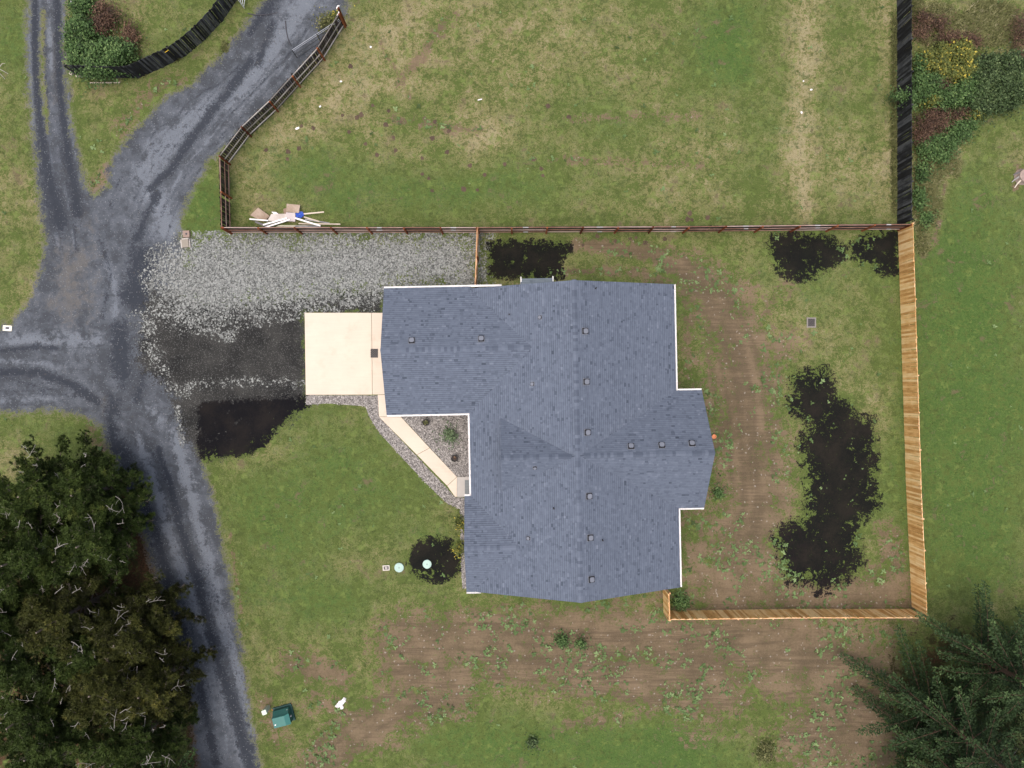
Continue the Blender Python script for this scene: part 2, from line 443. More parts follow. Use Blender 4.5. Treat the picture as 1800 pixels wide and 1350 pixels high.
# ------------------------------------------------------------------ ground material
def ground_material():
    t = T("ground_surface", 0.95, 0.12)
    p = t.pos()
    A = t.attr("FA"); B = t.attr("FB"); C = t.attr("FC")
    a = t.sep(A); b = t.sep(B); c = t.sep(C)
    soil_s = t.attr("FA", "Alpha"); lit_s = t.attr("FB", "Alpha"); rock_s = t.attr("FC", "Alpha")
    n0 = t.noise(p, .12, 3); n1 = t.noise(p, .5, 4, .6); n2 = t.noise(p, 1.7, 4, .6, .6); n3 = t.noise(p, 6.5, 4, .7, .3)
    n4 = t.noise(p, 15, 3, .65); n5 = t.noise(p, 40, 2, .6)
    v = t.voro(p, 11.0); vs = t.sep(v)
    v3s = t.sep(t.voro(p, 21.0)); v2 = t.voro(p, 5.0); v2s = t.sep(v2)
    # grass
    dv = t.madd([(n1, 1.3), (n2, 1.5), (n3, 1.9), (n4, 1.6)], b[1])
    lv = t.madd([(n1, 1.2), (n2, 1.9), (n3, 1.9), (n4, 1.3)], b[2])
    g = t.mix(t.ss(dv, .34, .70), (.074, .104, .028), (.176, .166, .074))
    g = t.mix(t.ss(dv, .74, 1.05), g, (.37, .305, .20))
    g = t.mix(t.ss(lv, .36, .70, 0, .72), g, (.078, .134, .034))
    nb = t.noise(p, 2.6, 6, .70, .2, (9, 31, 0)); nc = t.noise(p, .9, 6, .68, .3, (41, 11, 0)); nd = t.noise(p, 3.2, 6, .72, .2, (3, 57, 0))
    st = t.madd([(nb, .9), (nc, .8), (dv, .75)], .5)
    g = t.mix(t.ss(st, .47, .70, 0, .50), g, (.170, .163, .074))
    g = t.mix(t.ss(st, .66, .90, 0, .65), g, (.285, .25, .155))
    g = t.mix(t.ss(t.madd([(nd, 1.0), (nc, -.6)], .5), .51, .64, 0, .72), g, (.054, .074, .023))
    g = t.mix(t.ss(t.noise(p, 1.5, 6, .7, .2, (77, 5, 0)), .53, .64, 0, .60), g, (.135, .185, .052))
    g = t.mix(t.ss(lv, .60, .86, 0, .80), g, (.046, .094, .022))
    g = t.mix(t.ss(t.madd([(n4, 1.4), (n5, 1.0), (n2, .4)], .5), .56, .92, 0, .5), g, (.160, .205, .085))
    g = t.mix(t.ss(t.madd([(n3, 1.5), (n4, 1.2), (n1, .6)], .47), .60, .95, 0, .75), g, (.036, .038, .015))
    g = t.mix(t.ss(t.madd([(n1, 1.3), (n2, 1.5), (n4, .6)], .43), .62, .85, 0, .65), g, (.135, .100, .066))
    # dirt
    dm = t.edge(b[0], [(n1, 1.0), (n2, 1.9), (n3, 1.6), (n4, 1.1)], False)
    dcol = t.mix(t.ss(t.madd([(n1, 1.5), (n3, .7)], .5), .2, .8), (.088, .066, .044), (.170, .128, .085))
    nst = t.noise(t.scale(p, (.22, 3.2, 1)), 1.6, 5, .7)
    dcol = t.mix(t.ss(t.m('ADD', nst, t.m('MULTIPLY', c[2], .22)), .50, .74, 0, .75), dcol, (.070, .052, .037))
    dcol = t.mix(t.ss(t.madd([(n4, 1), (n5, 1.0)], .5), .3, .8, 0, .45), dcol, (.160, .120, .082))
    dcol = t.mix(t.ss(vs[0], .985, .99, 0, .6), dcol, (.30, .28, .25))
    g = t.mix(t.ss(dm, .38, .54, 0, .93), g, dcol)
    # needle litter
    lm = t.edge(lit_s, [(n1, 1.2), (n2, 1.4), (n3, 1.0)], False)
    lcol = t.mix(t.ss(t.madd([(n3, 1), (n4, 1)], .5), .3, .8), (.034, .024, .014), (.105, .056, .030))
    lcol = t.mix(t.ss(t.madd([(n2, 1.0), (lit_s, -.9)], .62), .45, .65, 0, .8), lcol, (.036, .044, .016))
    g = t.mix(t.ss(lm, .40, .66), g, lcol)
    # lanes
    n1w = t.noise(p, .8, 7, .72, .25, (17, 5, 0))
    base = t.mix(t.ss(t.madd([(n1w, 2.0), (n0, 1.0)], .5), .25, .8), (.054, .062, .073), (.102, .117, .138))
    mud = t.madd([(n1w, 1.6), (n2, 1.3), (n3, .8)], c[2])
    base = t.mix(t.ss(mud, .30, 1.0, 0, .75), base, (.120, .114, .102))
    sl = t.madd([(n1w, 1.8), (n2, 1.3), (n3, 1.2), (n4, .8)], c[1])
    base = t.mix(t.ss(sl, .32, .80, 0, .9), base, (.150, .172, .202))
    sd = t.madd([(n1w, 1.5), (n2, 1.2), (n3, 1.3), (n4, .8)], c[0])
    base = t.mix(t.ss(sd, .22, .82, 0, .92), base, (.030, .036, .047))
    base = t.mix(t.ss(t.madd([(n5, 1.6), (n4, 1.6), (n3, .6)], .5), .50, .95, 0, .60), base, (.030, .034, .042))
    base = t.mix(t.ss(v3s[0], .972, .982, 0, .35), base, (.30, .32, .34))
    base = t.mix(t.ss(t.madd([(n2, 1.5), (n3, 1.2)], .36), .60, .8, 0, .5), base, (.085, .082, .072))
    rm = t.edge(a[0], [(n2, 1.1), (n3, 1.0), (n4, .9), (n1, .5)])
    g = t.mix(t.ss(rm, .22, .46, 0, .5), g, (.165, .150, .125))      # thin gravelly verge
    g = t.mix(t.ss(rm, .42, .60), g, base)
    # dark fine gravel
    kcol = t.mix(t.ss(t.madd([(n1, 1.6), (n4, .8), (n5, .8)], .5), .2, .85), (.018, .019, .019), (.042, .043, .041))
    kcol = t.mix(t.ss(v3s[1], .90, .95, 0, .5), kcol, (.15, .155, .15))
    km = t.edge(a[2], [(n2, 1.0), (n3, 1.0), (n4, .9)])
    g = t.mix(t.ss(km, .40, .60), g, kcol)
    # pale crushed rock, stone by stone
    sm = t.edge(a[1], [(n1, .9), (n2, 1.4), (n3, .9), (vs[1], .75)], False)
    stone = t.mix(vs[2], (.13, .14, .136), (.29, .31, .30))
    stone = t.mix(t.ss(vs[0], .68, .75, 0, .8), stone, (.06, .064, .062))
    g = t.mix(t.ss(sm, .34, .50), g, stone)
    # black soil
    om = t.edge(soil_s, [(n1, 1.4), (n2, 3.0), (n3, 2.6), (n4, 1.6)], False)
    ocol = t.mix(t.ss(t.madd([(n1, 1.6), (n3, .6)], .5), .35, .85), (.0050, .0050, .0066), (.012, .0105, .010))
    ocol = t.mix(t.ss(t.madd([(n4, 1.0), (n5, 1.2)], .5), .62, 1.0, 0, .5), ocol, (.040, .034, .029))
    g = t.mix(t.ss(om, .27, .40, 0, .97), g, ocol)
    # rock bed base
    rc = t.mix(vs[2], (.12, .115, .11), (.40, .385, .37))
    g = t.mix(t.ss(rock_s, .46, .54), g, rc)
    # tufts carry a tint of their own
    g = t.mix(1.0, g, t.comb(t.madd([(t.attr("tone", "Fac"), 1.0)], 1.5)), 'MULTIPLY')
    hgt = t.madd([(n3, .5), (n4, .7), (n5, .5)], 0.5)
    t.bump(hgt, .55, .05)
    return t.col(g)
GROUND = ground_material()

# ------------------------------------------------------------------ ground sheets: one grid shared out between the kinds of ground
jit = (vnoise(14, 21, 2) - .5)*.6
Zg = .05*np.clip((soil - .5)*2, 0, 1)*(.6 + .8*vnoise(16, 31)) + .02*(vnoise(40, 9) - .5)*np.clip(1 - road*2, 0, 1)*np.clip(1-rock*3, 0, 1)
on_slab = mx(poly([(530,545),(700,545),(700,700),(530,700)], 6), poly([(655,690),(710,690),(710,735),(812,835),(835,835),(835,880),(795,880),(655,735)], 6))
Zg = Zg*(on_slab < .3)
kind = np.zeros(len(PX), int)                      # 0 grass
kind[dirt + jit*.5 > .52] = 1
kind[road + jit*.5 > .5] = 2
kind[(np.maximum(dark, light*.95) + jit*.4 > .5)] = 3
for i, s_ in enumerate(soils): kind[s_ + jit*.5 > .5] = 10 + i
kind[rock_w > .5] = 20; kind[rock_e > .5] = 21; kind[rock_s > .5] = 22
idx = np.arange(NX*NY).reshape(NY, NX)
q = np.stack([idx[:-1,:-1], idx[:-1,1:], idx[1:,1:], idx[1:,:-1]], -1).reshape(-1, 4)
fk = kind[q[:,0]]
V = np.stack([GX, GY, Zg], 1)
names = {0: "ground", 1: "bare_dirt_ground", 2: "gravel_road", 3: "gravel_driveway", 20: "rock_bed_ground", 21: "rock_bed_ground", 22: "rock_bed_ground"}
TONE = np.zeros(len(PX))
for kd in np.unique(fk):
    qs = q[fk == kd]
    u, inv = np.unique(qs, return_inverse=True)
    nm = names.get(int(kd), "soil_ground")
    me = fast_mesh(nm, V[u], inv.reshape(-1, 4), GROUND, {"FA": FA[u], "FB": FB[u], "FC": FC[u], "tone": TONE[u]}, 4)
    me.polygons.foreach_set("use_smooth", np.ones(len(me.polygons), bool))
    tag(link(nm, me), kind='structure')
# the land beyond, out to the horizon
x0, x1, y0, y1, R = XS[0], XS[-1], YS[0], YS[-1], 1500
fv = np.array([(-R,-R,0),(R,-R,0),(R,R,0),(-R,R,0),(x0,y0,0),(x1,y0,0),(x1,y1,0),(x0,y1,0)], float)
ff = np.array([(0,1,5,4),(1,2,6,5),(2,3,7,6),(3,0,4,7)])
z8 = np.zeros((8,4)); fb = np.zeros((8,4)); fb[:,1] = .42; fb[:,2] = .36
tag(link("ground", fast_mesh("ground", fv, ff, GROUND, {"FA": z8, "FB": fb, "FC": z8, "tone": np.zeros(8)}, 4)), kind='structure')

# ---- sampling of the fields at scattered points
def at(F, x, y):
    i = np.clip(((x - XS[0])/CELL + .5).astype(int), 0, NX-1); j = np.clip(((y - YS[0])/CELL + .5).astype(int), 0, NY-1)
    return F[j*NX + i]
HOUSE_PX = [(676,507),(838,507),(838,500),(1180,500),(1186,690),(1236,690),(1238,890),(1192,890),(1194,1030),(822,1040),(822,872),(827,870),(827,730),(682,728)]
house_m = poly(HOUSE_PX, 8)

def tris_at(x, y, z, n, length, width, spread, tilt=1.0):
    """n blade triangles at each point -> verts, faces"""
    N = len(x)*n
    bx = np.repeat(x, n) + rng.normal(0, spread, N); by = np.repeat(y, n) + rng.normal(0, spread, N); bz = np.repeat(z, n)
    a = rng.random(N)*2*np.pi; el = rng.random(N)*.9 + .15
    L = length*(.6 + .8*rng.random(N))
    w = width*(.7 + .6*rng.random(N))
    dx, dy = np.cos(a), np.sin(a)
    tip = np.stack([bx + dx*L*np.cos(el)*tilt, by + dy*L*np.cos(el)*tilt, bz + L*np.sin(el)], 1)
    l = np.stack([bx - dy*w, by + dx*w, bz - .004], 1); r = np.stack([bx + dy*w, by - dx*w, bz - .004], 1)
    v = np.stack([l, r, tip], 1).reshape(-1, 3)
    return v, np.arange(N*3).reshape(-1, 3)

def tuft_mesh(name, x, y, n, length, width, spread, tone):
    z = at(Zg, x, y)
    v, f = tris_at(x, y, z, n, length, width, spread)
    rep = lambda F: np.repeat(at(F, x, y), n*3, axis=0)
    tn = np.repeat(tone, n*3)
    fa = rep(FA).copy(); fa[:,0] = np.minimum(fa[:,0], .1); fa[:,1:] = 0
    fb_ = rep(FB).copy(); fb_[:,0] = np.minimum(fb_[:,0], .2)
    fc = rep(FC).copy(); fc[:,3] = 0
    return fast_mesh(name, v, f, GROUND, {"FA": fa, "FB": fb_, "FC": fc, "tone": tn})

N = 150000
x = rng.uniform(-37.5, 37.5, N); y = rng.uniform(-28.5, 28.5, N)
bad = np.maximum.reduce([at(road, x, y)*1.05, at(soil, x, y), at(rock, x, y), at(light, x, y), at(dark, x, y), at(house_m, x, y), at(on_slab, x, y), at(dirt, x, y)*.95, at(litter, x, y)*.8])
k = bad + rng.normal(0, .10, N) < .42
x, y = x[k], y[k]
me = tuft_mesh("grass", x, y, 3, .075, .012, .05, rng.normal(0, .30, len(x)))
tag(link("grass", me), "short patchy meadow and lawn grass over the ground", None, None, 'stuff')

# ---- loose stones
def stones(name, x, y, size, tint, mat, lift=.25):
    base = np.array([(1,0,0),(0,1,0),(-1,0,0),(0,-1,0),(0,0,1),(0,0,-.6)], float)
    F = np.array([(0,1,4),(1,2,4),(2,3,4),(3,0,4),(1,0,5),(2,1,5),(3,2,5),(0,3,5)])
    n = len(x)
    sc3 = size[:,None]*np.stack([.6+.6*rng.random(n), .5+.5*rng.random(n), .35+.3*rng.random(n)], 1)
    a = rng.random(n)*2*np.pi
    b = base[None]*sc3[:,None,:]*(1 + .25*rng.normal(size=(n,6,1)))
    ca, sa = np.cos(a)[:,None], np.sin(a)[:,None]
    v = np.stack([b[...,0]*ca - b[...,1]*sa + x[:,None], b[...,0]*sa + b[...,1]*ca + y[:,None], b[...,2] + size[:,None]*lift + at(Zg, x, y)[:,None]], -1)
    f = (F[None] + 6*np.arange(n)[:,None,None]).reshape(-1, 3)
    me = fast_mesh(name, v.reshape(-1,3), f, mat, {"tint": np.repeat(tint, 6)})
    return tag(link(name, me), kind='stuff')
PALE = tinted("pale_crushed_rock", [(0, (.10,.106,.104)), (.45, (.215,.228,.222)), (1, (.38,.40,.385))], .85, .12, 30)
N = 140000
x = rng.uniform(P(220,0).x, P(870,0).x, N); y = rng.uniform(P(0,810).y, P(0,405).y, N)
dn = at(light, x, y) + .5*(at(vnoise(26, 41), x, y) - .5) + .35*(at(vnoise(9, 43), x, y) - .5)
pr = np.clip((dn - .24)*1.5, 0, .75) + .07*(at(dark, x, y) > .5) + .003*(at(road, x, y) > .5)
ok = (rng.random(N) < pr) & (at(house_m, x, y) < .5) & (at(on_slab, x, y) < .45) & (at(soil, x, y) < .45) & (at(rock, x, y) < .4)
x, y = x[ok], y[ok]
stones("crushed_rock", x, y, .011 + .019*rng.random(len(x)), np.clip(rng.normal(.50, .25, len(x))*np.clip(.25 + 1.1*at(light, x, y), .3, 1), 0, 1), PALE)
RIVER = tinted("river_rock", [(0, (.06,.055,.05)), (.35, (.22,.21,.20)), (.7, (.36,.345,.33)), (1, (.58,.56,.53))], .75, .1, 30)
N = 52000
x = rng.uniform(P(535,0).x, P(836,0).x, N); y = rng.uniform(P(0,1040).y, P(0,690).y, N)
ok = (at(rock, x, y) > .5)
x, y = x[ok], y[ok]
stones("river_rock", x, y, .022 + .03*rng.random(len(x)), np.clip(rng.normal(.5, .28, len(x)), 0, 1), RIVER)
# a sprinkle of pale pebbles on the dirt and lane edges
N = 1500
x = rng.uniform(-36, 36, N); y = rng.uniform(-27, 27, N)
pr = .09*(at(dirt, x, y) > .5) + .10*(at(road, x, y) > .5) + .03
ok = (rng.random(N) < pr) & (at(house_m, x, y) < .5) & (at(on_slab, x, y) < .4) & (at(soil, x, y) < .45)
x, y = x[ok], y[ok]
stones("pebbles", x, y, .012 + .03*rng.random(len(x))**4, np.clip(rng.normal(.45, .25, len(x)), 0, 1), PALE)

# ---- broad-leaved weeds: rosettes on dirt, soil edges and thin lawn
LEAF = tinted("weed_leaf", [(0, (.045,.074,.022)), (.5, (.090,.155,.052)), (1, (.18,.26,.11))], .7, .2, 9)
N = 60000
x = rng.uniform(-37, 37, N); y = rng.uniform(-28, 28, N)
cl = at(vnoise(70, 51, 4), x, y); cl2 = at(vnoise(22, 52, 2), x, y)
s_at = at(soil, x, y)
pr = np.where(at(dirt, x, y) > .40, .95, .035) * np.clip((cl*.75 + cl2*.55 - .63)*8, 0, 1)
pr = np.maximum(pr, .22*((s_at > .15) & (s_at < .7) & (x > 12))*np.clip((cl2 - .42)*5, 0, 1))
pr = np.maximum(pr, (.07*(x > 12) + .02)*(s_at > .5)*np.clip((cl2 - .56)*6, 0, 1)*(x > 5))
ok = (rng.random(N) < pr) & (at(road, x, y) < .42) & (at(house_m, x, y) < .45) & (at(on_slab, x, y) < .4) & (at(rock, x, y) < .4) & (at(light, x, y) < .4) & (at(dark, x, y) < .4)
x, y = x[ok], y[ok]
def rosettes(x, y, z0, n, L, W, droop=.5):
    N = len(x)*n
    bx = np.repeat(x, n); by = np.repeat(y, n); z = np.repeat(z0, n)
    sz = np.repeat(L*(.35 + 1.3*rng.random(len(x))**2), n)*(.6 + .6*rng.random(N))
    a = rng.random(N)*2*np.pi; h = .25 + .6*rng.random(N)
    dx, dy = np.cos(a), np.sin(a)
    w = sz*W
    b = np.stack([bx, by, z], 1)
    m1 = np.stack([bx + dx*sz*.5 - dy*w, by + dy*sz*.5 + dx*w, z + sz*h*.7], 1)
    m2 = np.stack([bx + dx*sz*.5 + dy*w, by + dy*sz*.5 - dx*w, z + sz*h*.7], 1)
    tp = np.stack([bx + dx*sz, by + dy*sz, z + sz*h*droop], 1)
    v = np.stack([b, m2, tp, m1], 1).reshape(-1, 3)
    return v, np.arange(N*4).reshape(-1, 4)
v, f = rosettes(x, y, at(Zg, x, y), 7, .15, .26)
tn = np.repeat(np.clip(rng.normal(.5, .24, len(x)), 0, 1), 28)
tag(link("weeds", fast_mesh("weeds", v, f, LEAF, {"tint": tn}, 4)), "low green weeds scattered over the bare dirt", None, None, 'stuff')

# ------------------------------------------------------------------ house
TH = math.radians(1.2)
house = thing("house", (0, 0, 0), "single storey house with blue grey shingle gables and white gutters", "house", rz=TH)
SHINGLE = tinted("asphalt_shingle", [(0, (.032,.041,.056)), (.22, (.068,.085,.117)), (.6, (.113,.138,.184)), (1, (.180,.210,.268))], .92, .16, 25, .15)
WHITE = plain("white_painted_metal", (.86, .86, .86), .45, .05)
SIDING = plain("grey_lap_siding", (.42, .43, .43), .7, .08)
TRIM = plain("white_trim", (.80, .80, .79), .6, .06)
GLASS = plain("window_glass", (.03, .035, .04), .08, .05, spec=.6)
DARKMETAL = plain("dark_vent_metal", (.165, .185, .225), .75, .1)
VENTSIDE = plain("vent_louvre", (.018, .019, .022), .7, .1)
DOORM = plain("painted_door", (.10, .12, .15), .5, .08)
ZE = 2.9
def wz_main(u): return ZE + .4167*(6.85 - abs(u - 4.0))

roof = link("roof", None, house)
def slope_shingles(mb, deck, eave_a, eave_b, up, rise_dir, run, slope, keep, zbase):
    """courses of tabs on one slope. eave line a->b (plan), up = plan unit vector up the slope, run = plan length"""
    a = np.array(eave_a, float); b = np.array(eave_b, float); L = np.linalg.norm(b-a); e = (b-a)/L
    up = np.array(up, float)
    nrm = np.array([-up[0]*slope, -up[1]*slope, 1.0]); nrm /= np.linalg.norm(nrm)
    exp_ = .143/math.sqrt(1+slope*slope)
    nc = int(math.ceil(run/exp_))
    for k in range(nc):
        s0 = k*exp_ - .02; s1 = min((k+1)*exp_ + .015, run)
        c = -rng.random()*.3
        ctone = rng.normal(0, .03)
        while c < L:
            w = rng.choice([.12, .16, .20, .26]) * (.85 + .3*rng.random())
            c0, c1 = max(0, c), min(L, c+w); c += w
            if c1 - c0 < .01: continue
            mid = a + e*(c0+c1)/2 + up*(s0+s1)/2
            if not keep(mid[0], mid[1]): continue
            t = .009 + (.006 if rng.random() < .45 else 0) + .002*rng.random()
            q = []
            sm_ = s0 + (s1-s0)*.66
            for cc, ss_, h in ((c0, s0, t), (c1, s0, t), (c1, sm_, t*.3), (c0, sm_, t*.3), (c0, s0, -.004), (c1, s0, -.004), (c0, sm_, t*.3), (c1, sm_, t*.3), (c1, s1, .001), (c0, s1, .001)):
                p2 = a + e*cc + up*ss_
                q.append((p2[0] + nrm[0]*h, p2[1] + nrm[1]*h, zbase + slope*ss_ + nrm[2]*h))
            tone = .52 + ctone*.6 + rng.normal(0, .055)
            r_ = rng.random()
            if r_ < .035: tone -= .26
            elif r_ < .06: tone += .16
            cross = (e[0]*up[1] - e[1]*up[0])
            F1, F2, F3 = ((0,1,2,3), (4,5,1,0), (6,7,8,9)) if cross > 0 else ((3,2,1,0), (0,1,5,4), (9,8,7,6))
            tn = min(1, max(0, tone)); mb.add(q, [F1, F2, F3], np.array([tn]*6 + [max(0, tn - .40)]*4))  # upper strip of each tab tinted darker: painted shadow line below the next course
    if deck is None: return
    # deck board below
    cr = [a, b, b + up*run, a + up*run]
    vs = [(p[0], p[1], zbase + (slope*run if i > 1 else 0) - .012) for i, p in enumerate(cr)] + [(p[0], p[1], zbase + (slope*run if i > 1 else 0) - .15) for i, p in enumerate(cr)]
    deck.add(vs, [(0,1,2,3), (7,6,5,4), (0,4,5,1), (1,5,6,2), (2,6,7,3), (3,7,4,0)], .35)

def inside(polypts):
    pp = np.array(polypts, float)
    def f(x, y):
        ins = False; n = len(pp)
        for i in range(n):
            (ax, ay), (bx, by) = pp[i], pp[(i+1) % n]
            if (ay > y) != (by > y) and x < ax + (y-ay)*(bx-ax)/(by-ay): ins = not ins
        return ins
    return f
yes = lambda x, y: True
decks = MB()
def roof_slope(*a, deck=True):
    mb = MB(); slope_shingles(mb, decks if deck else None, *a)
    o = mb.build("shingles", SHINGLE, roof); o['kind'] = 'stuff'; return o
# main west slope, with the garage and small gable cut out along their valleys
VN, VS = 6.38, -13.70
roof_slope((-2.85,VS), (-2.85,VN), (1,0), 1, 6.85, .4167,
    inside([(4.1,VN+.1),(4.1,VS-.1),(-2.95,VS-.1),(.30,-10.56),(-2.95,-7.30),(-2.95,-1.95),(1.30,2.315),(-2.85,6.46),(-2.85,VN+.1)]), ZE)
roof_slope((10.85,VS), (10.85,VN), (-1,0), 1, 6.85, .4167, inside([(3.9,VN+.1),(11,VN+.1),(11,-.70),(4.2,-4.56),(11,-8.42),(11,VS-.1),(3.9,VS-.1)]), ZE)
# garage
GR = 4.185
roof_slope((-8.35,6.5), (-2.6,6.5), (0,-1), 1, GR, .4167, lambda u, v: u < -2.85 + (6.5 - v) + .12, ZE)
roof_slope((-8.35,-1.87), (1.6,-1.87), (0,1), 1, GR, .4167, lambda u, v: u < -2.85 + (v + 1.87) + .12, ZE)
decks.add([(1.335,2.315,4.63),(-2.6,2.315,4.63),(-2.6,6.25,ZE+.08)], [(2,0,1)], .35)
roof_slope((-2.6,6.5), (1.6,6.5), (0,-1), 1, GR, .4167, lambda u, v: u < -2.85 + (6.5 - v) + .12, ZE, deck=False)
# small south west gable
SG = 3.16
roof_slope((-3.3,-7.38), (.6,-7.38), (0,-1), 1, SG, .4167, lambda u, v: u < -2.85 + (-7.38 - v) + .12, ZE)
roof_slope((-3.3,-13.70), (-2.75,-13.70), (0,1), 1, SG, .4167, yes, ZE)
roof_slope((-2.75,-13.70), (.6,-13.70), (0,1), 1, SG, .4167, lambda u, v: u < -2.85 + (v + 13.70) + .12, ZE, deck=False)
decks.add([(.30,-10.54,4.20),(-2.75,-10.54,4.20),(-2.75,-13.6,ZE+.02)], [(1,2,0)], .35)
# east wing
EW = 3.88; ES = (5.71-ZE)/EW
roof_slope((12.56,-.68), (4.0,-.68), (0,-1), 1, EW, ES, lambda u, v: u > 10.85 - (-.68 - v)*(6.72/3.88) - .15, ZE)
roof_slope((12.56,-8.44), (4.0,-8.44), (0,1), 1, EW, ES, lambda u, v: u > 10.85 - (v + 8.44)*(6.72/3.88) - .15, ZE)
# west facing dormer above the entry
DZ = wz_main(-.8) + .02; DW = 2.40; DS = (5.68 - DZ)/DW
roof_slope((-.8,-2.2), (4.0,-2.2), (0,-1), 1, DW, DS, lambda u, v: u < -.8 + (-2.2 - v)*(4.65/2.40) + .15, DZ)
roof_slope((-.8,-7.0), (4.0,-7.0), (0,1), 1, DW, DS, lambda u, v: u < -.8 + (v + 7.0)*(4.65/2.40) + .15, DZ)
decks.build("roof_deck", SHINGLE, roof)

# ridge caps, one piece each
def caps(p0, p1, slope, w=.155):
    p0, p1 = Vector(p0), Vector(p1); L = (p1-p0).length; e = (p1-p0).normalized(); side = Vector((-e.y, e.x, 0)).normalized()
    n = int(L/.2); me = []
    for var in range(5):
        mb = MB(); ww = w
        drop = ww*slope
        vs = []
        for s_, lift in ((0, .020), (.235, .006)):
            for sg, dz in ((-1, -drop), (0, .012), (1, -drop)):
                q = e*s_ + side*(sg*ww) + Vector((0, 0, dz + lift)); vs.append(tuple(q))
        low = [tuple(Vector(v) + Vector((0,0,-.012))) for v in vs[:3]]
        mb.add(vs + low, [(0,3,4,1), (1,4,5,2), (6,0,1,7), (7,1,2,8)], [.34,.46,.56,.66,.60][var])
        me.append(mb.mesh("ridge_cap", SHINGLE))
    for i in range(n):
        link("ridge_cap", me[rng.integers(5)] if rng.random() < .9 else me[0], roof, p0 + e*(i*L/n) + Vector((0,0,.014)))
RZ = wz_main(4.0)
caps((4, VS, RZ), (4, VN, RZ), .4167)
caps((-8.35, 2.315, ZE+.4167*GR), (1.2, 2.315, ZE+.4167*GR), .4167)
caps((-3.3, -10.54, ZE+.4167*SG), (.25, -10.54, ZE+.4167*SG), .4167)
caps((12.56, -4.56, ZE+ES*EW), (4.4, -4.56, ZE+ES*EW), ES)
caps((-.8, -4.6, DZ+DS*DW), (3.6, -4.6, DZ+DS*DW), DS)

# gutters: open troughs on the eaves
def gutter(a, b, out):
    a, b, out = Vector((*a, ZE-.03)), Vector((*b, ZE-.03)), Vector((*out, 0))
    prof = [(0,.0),(0,-.12),(.085,-.12),(.125,-.05),(.125,.0),(.112,.0),(.112,-.045),(.080,-.105),(.012,-.105),(.012,.0)]
    mb = MB(); vs = []
    for q in (a, b):
        for x_, z_ in prof: vs.append(tuple(q + out*x_ + Vector((0,0,z_))))
    n = len(prof)
    fl = [(i, (i+1) % n, n+(i+1) % n, n+i) for i in range(n)]
    mb.add(vs, fl + [tuple(range(n))[::-1], tuple(range(n, 2*n))])
    L = (b-a).length
    for i in range(int(L/1.2)+1):                      # hanger straps across the trough
        q = a + (b-a)*min(.98, (i+.35)*1.2/L)
        s_ = (b-a).normalized()*.02
        mb.add([tuple(q - s_ + Vector((0,0,.004))), tuple(q + s_ + Vector((0,0,.004))), tuple(q + s_ + out*.125 + Vector((0,0,.004))), tuple(q - s_ + out*.125 + Vector((0,0,.004)))], [(0,1,2,3)])
    mb.build("gutter", WHITE, house)
gutter((-8.37,6.5), (-.55,6.5), (0,1)); gutter((-8.33,-1.87), (-2.86,-1.87), (0,-1)); gutter((-2.85,-2.0), (-2.85,-7.38), (-1,0)); gutter((-3.3,-7.38), (-2.97,-7.38), (0,1))
gutter((-3.3,-13.70), (-2.35,-13.70), (0,-1)); gutter((10.85,VN), (10.85,-.68), (1,0)); gutter((10.98,-.68), (12.56,-.68), (0,1)); gutter((10.98,-8.44), (12.56,-8.44), (0,-1)); gutter((10.85,-8.44), (10.85,VS), (1,0))

# walls with gable ends
def wall_block(poly_uv, z1): 
    mb = MB(); mb.prism(poly_uv, 0, z1); return mb
i = .4
foot = [(-2.45,VS+i),(-2.45,-13.3+.001),(-2.9,-13.3),(-2.9,-7.78),(-2.45,-7.78),(-2.45,-1.47),(-7.95,-1.47),(-7.95,6.1),(-2.45,6.1),(-2.45,5.98),(10.45,5.98),(10.45,-1.08),(12.16,-1.08),(12.16,-8.04),(10.45,-8.04),(10.45,VS+i)]
foot = [p for j, p in enumerate(foot) if j != 0]
foot = foot + [(-2.45, VS+i)]
w = MB(); w.prism([(-2.45,VS+i),(10.45,VS+i),(10.45,5.98),(-2.45,5.98)], 0, 2.72)
w.prism([(-7.95,-1.47),(-2.46,-1.47),(-2.46,6.1),(-7.95,6.1)], 0, 2.72)
w.prism([(10.46,-8.04),(12.16,-8.04),(12.16,-1.08),(10.46,-1.08)], 0, 2.72)
w.prism([(-2.9,-13.28),(-2.46,-13.28),(-2.46,-7.78),(-2.9,-7.78)], 0, 2.72)
def gable(a, b, apex, th):
    a, b, apex, th = Vector(a), Vector(b), Vector(apex), Vector((*th, 0))
    vs = [a, b, apex, a+th, b+th, apex+th]
    w.add([tuple(v) for v in vs], [(0,1,2), (5,4,3), (0,3,4,1), (1,4,5,2), (2,5,3,0)])
gable((-2.45,5.98,2.72), (10.45,5.98,2.72), (4,5.98,5.35), (0,-.1)); gable((-2.45,VS+i,2.72), (10.45,VS+i,2.72), (4,VS+i,5.35), (0,.1))
gable((-7.95,-1.47,2.72), (-7.95,6.1,2.72), (-7.95,2.315,4.28), (.1,0)); gable((12.16,-8.04,2.72), (12.16,-1.08,2.72), (12.16,-4.56,5.2), (-.1,0))
gable((-2.9,-13.28,2.72), (-2.9,-7.78,2.72), (-2.9,-10.54,3.9), (.1,0)); gable((-.45,-6.7,3.7), (-.45,-2.5,3.7), (-.45,-4.6,5.4), (.1,0))
wall = w.build("wall", SIDING, house)
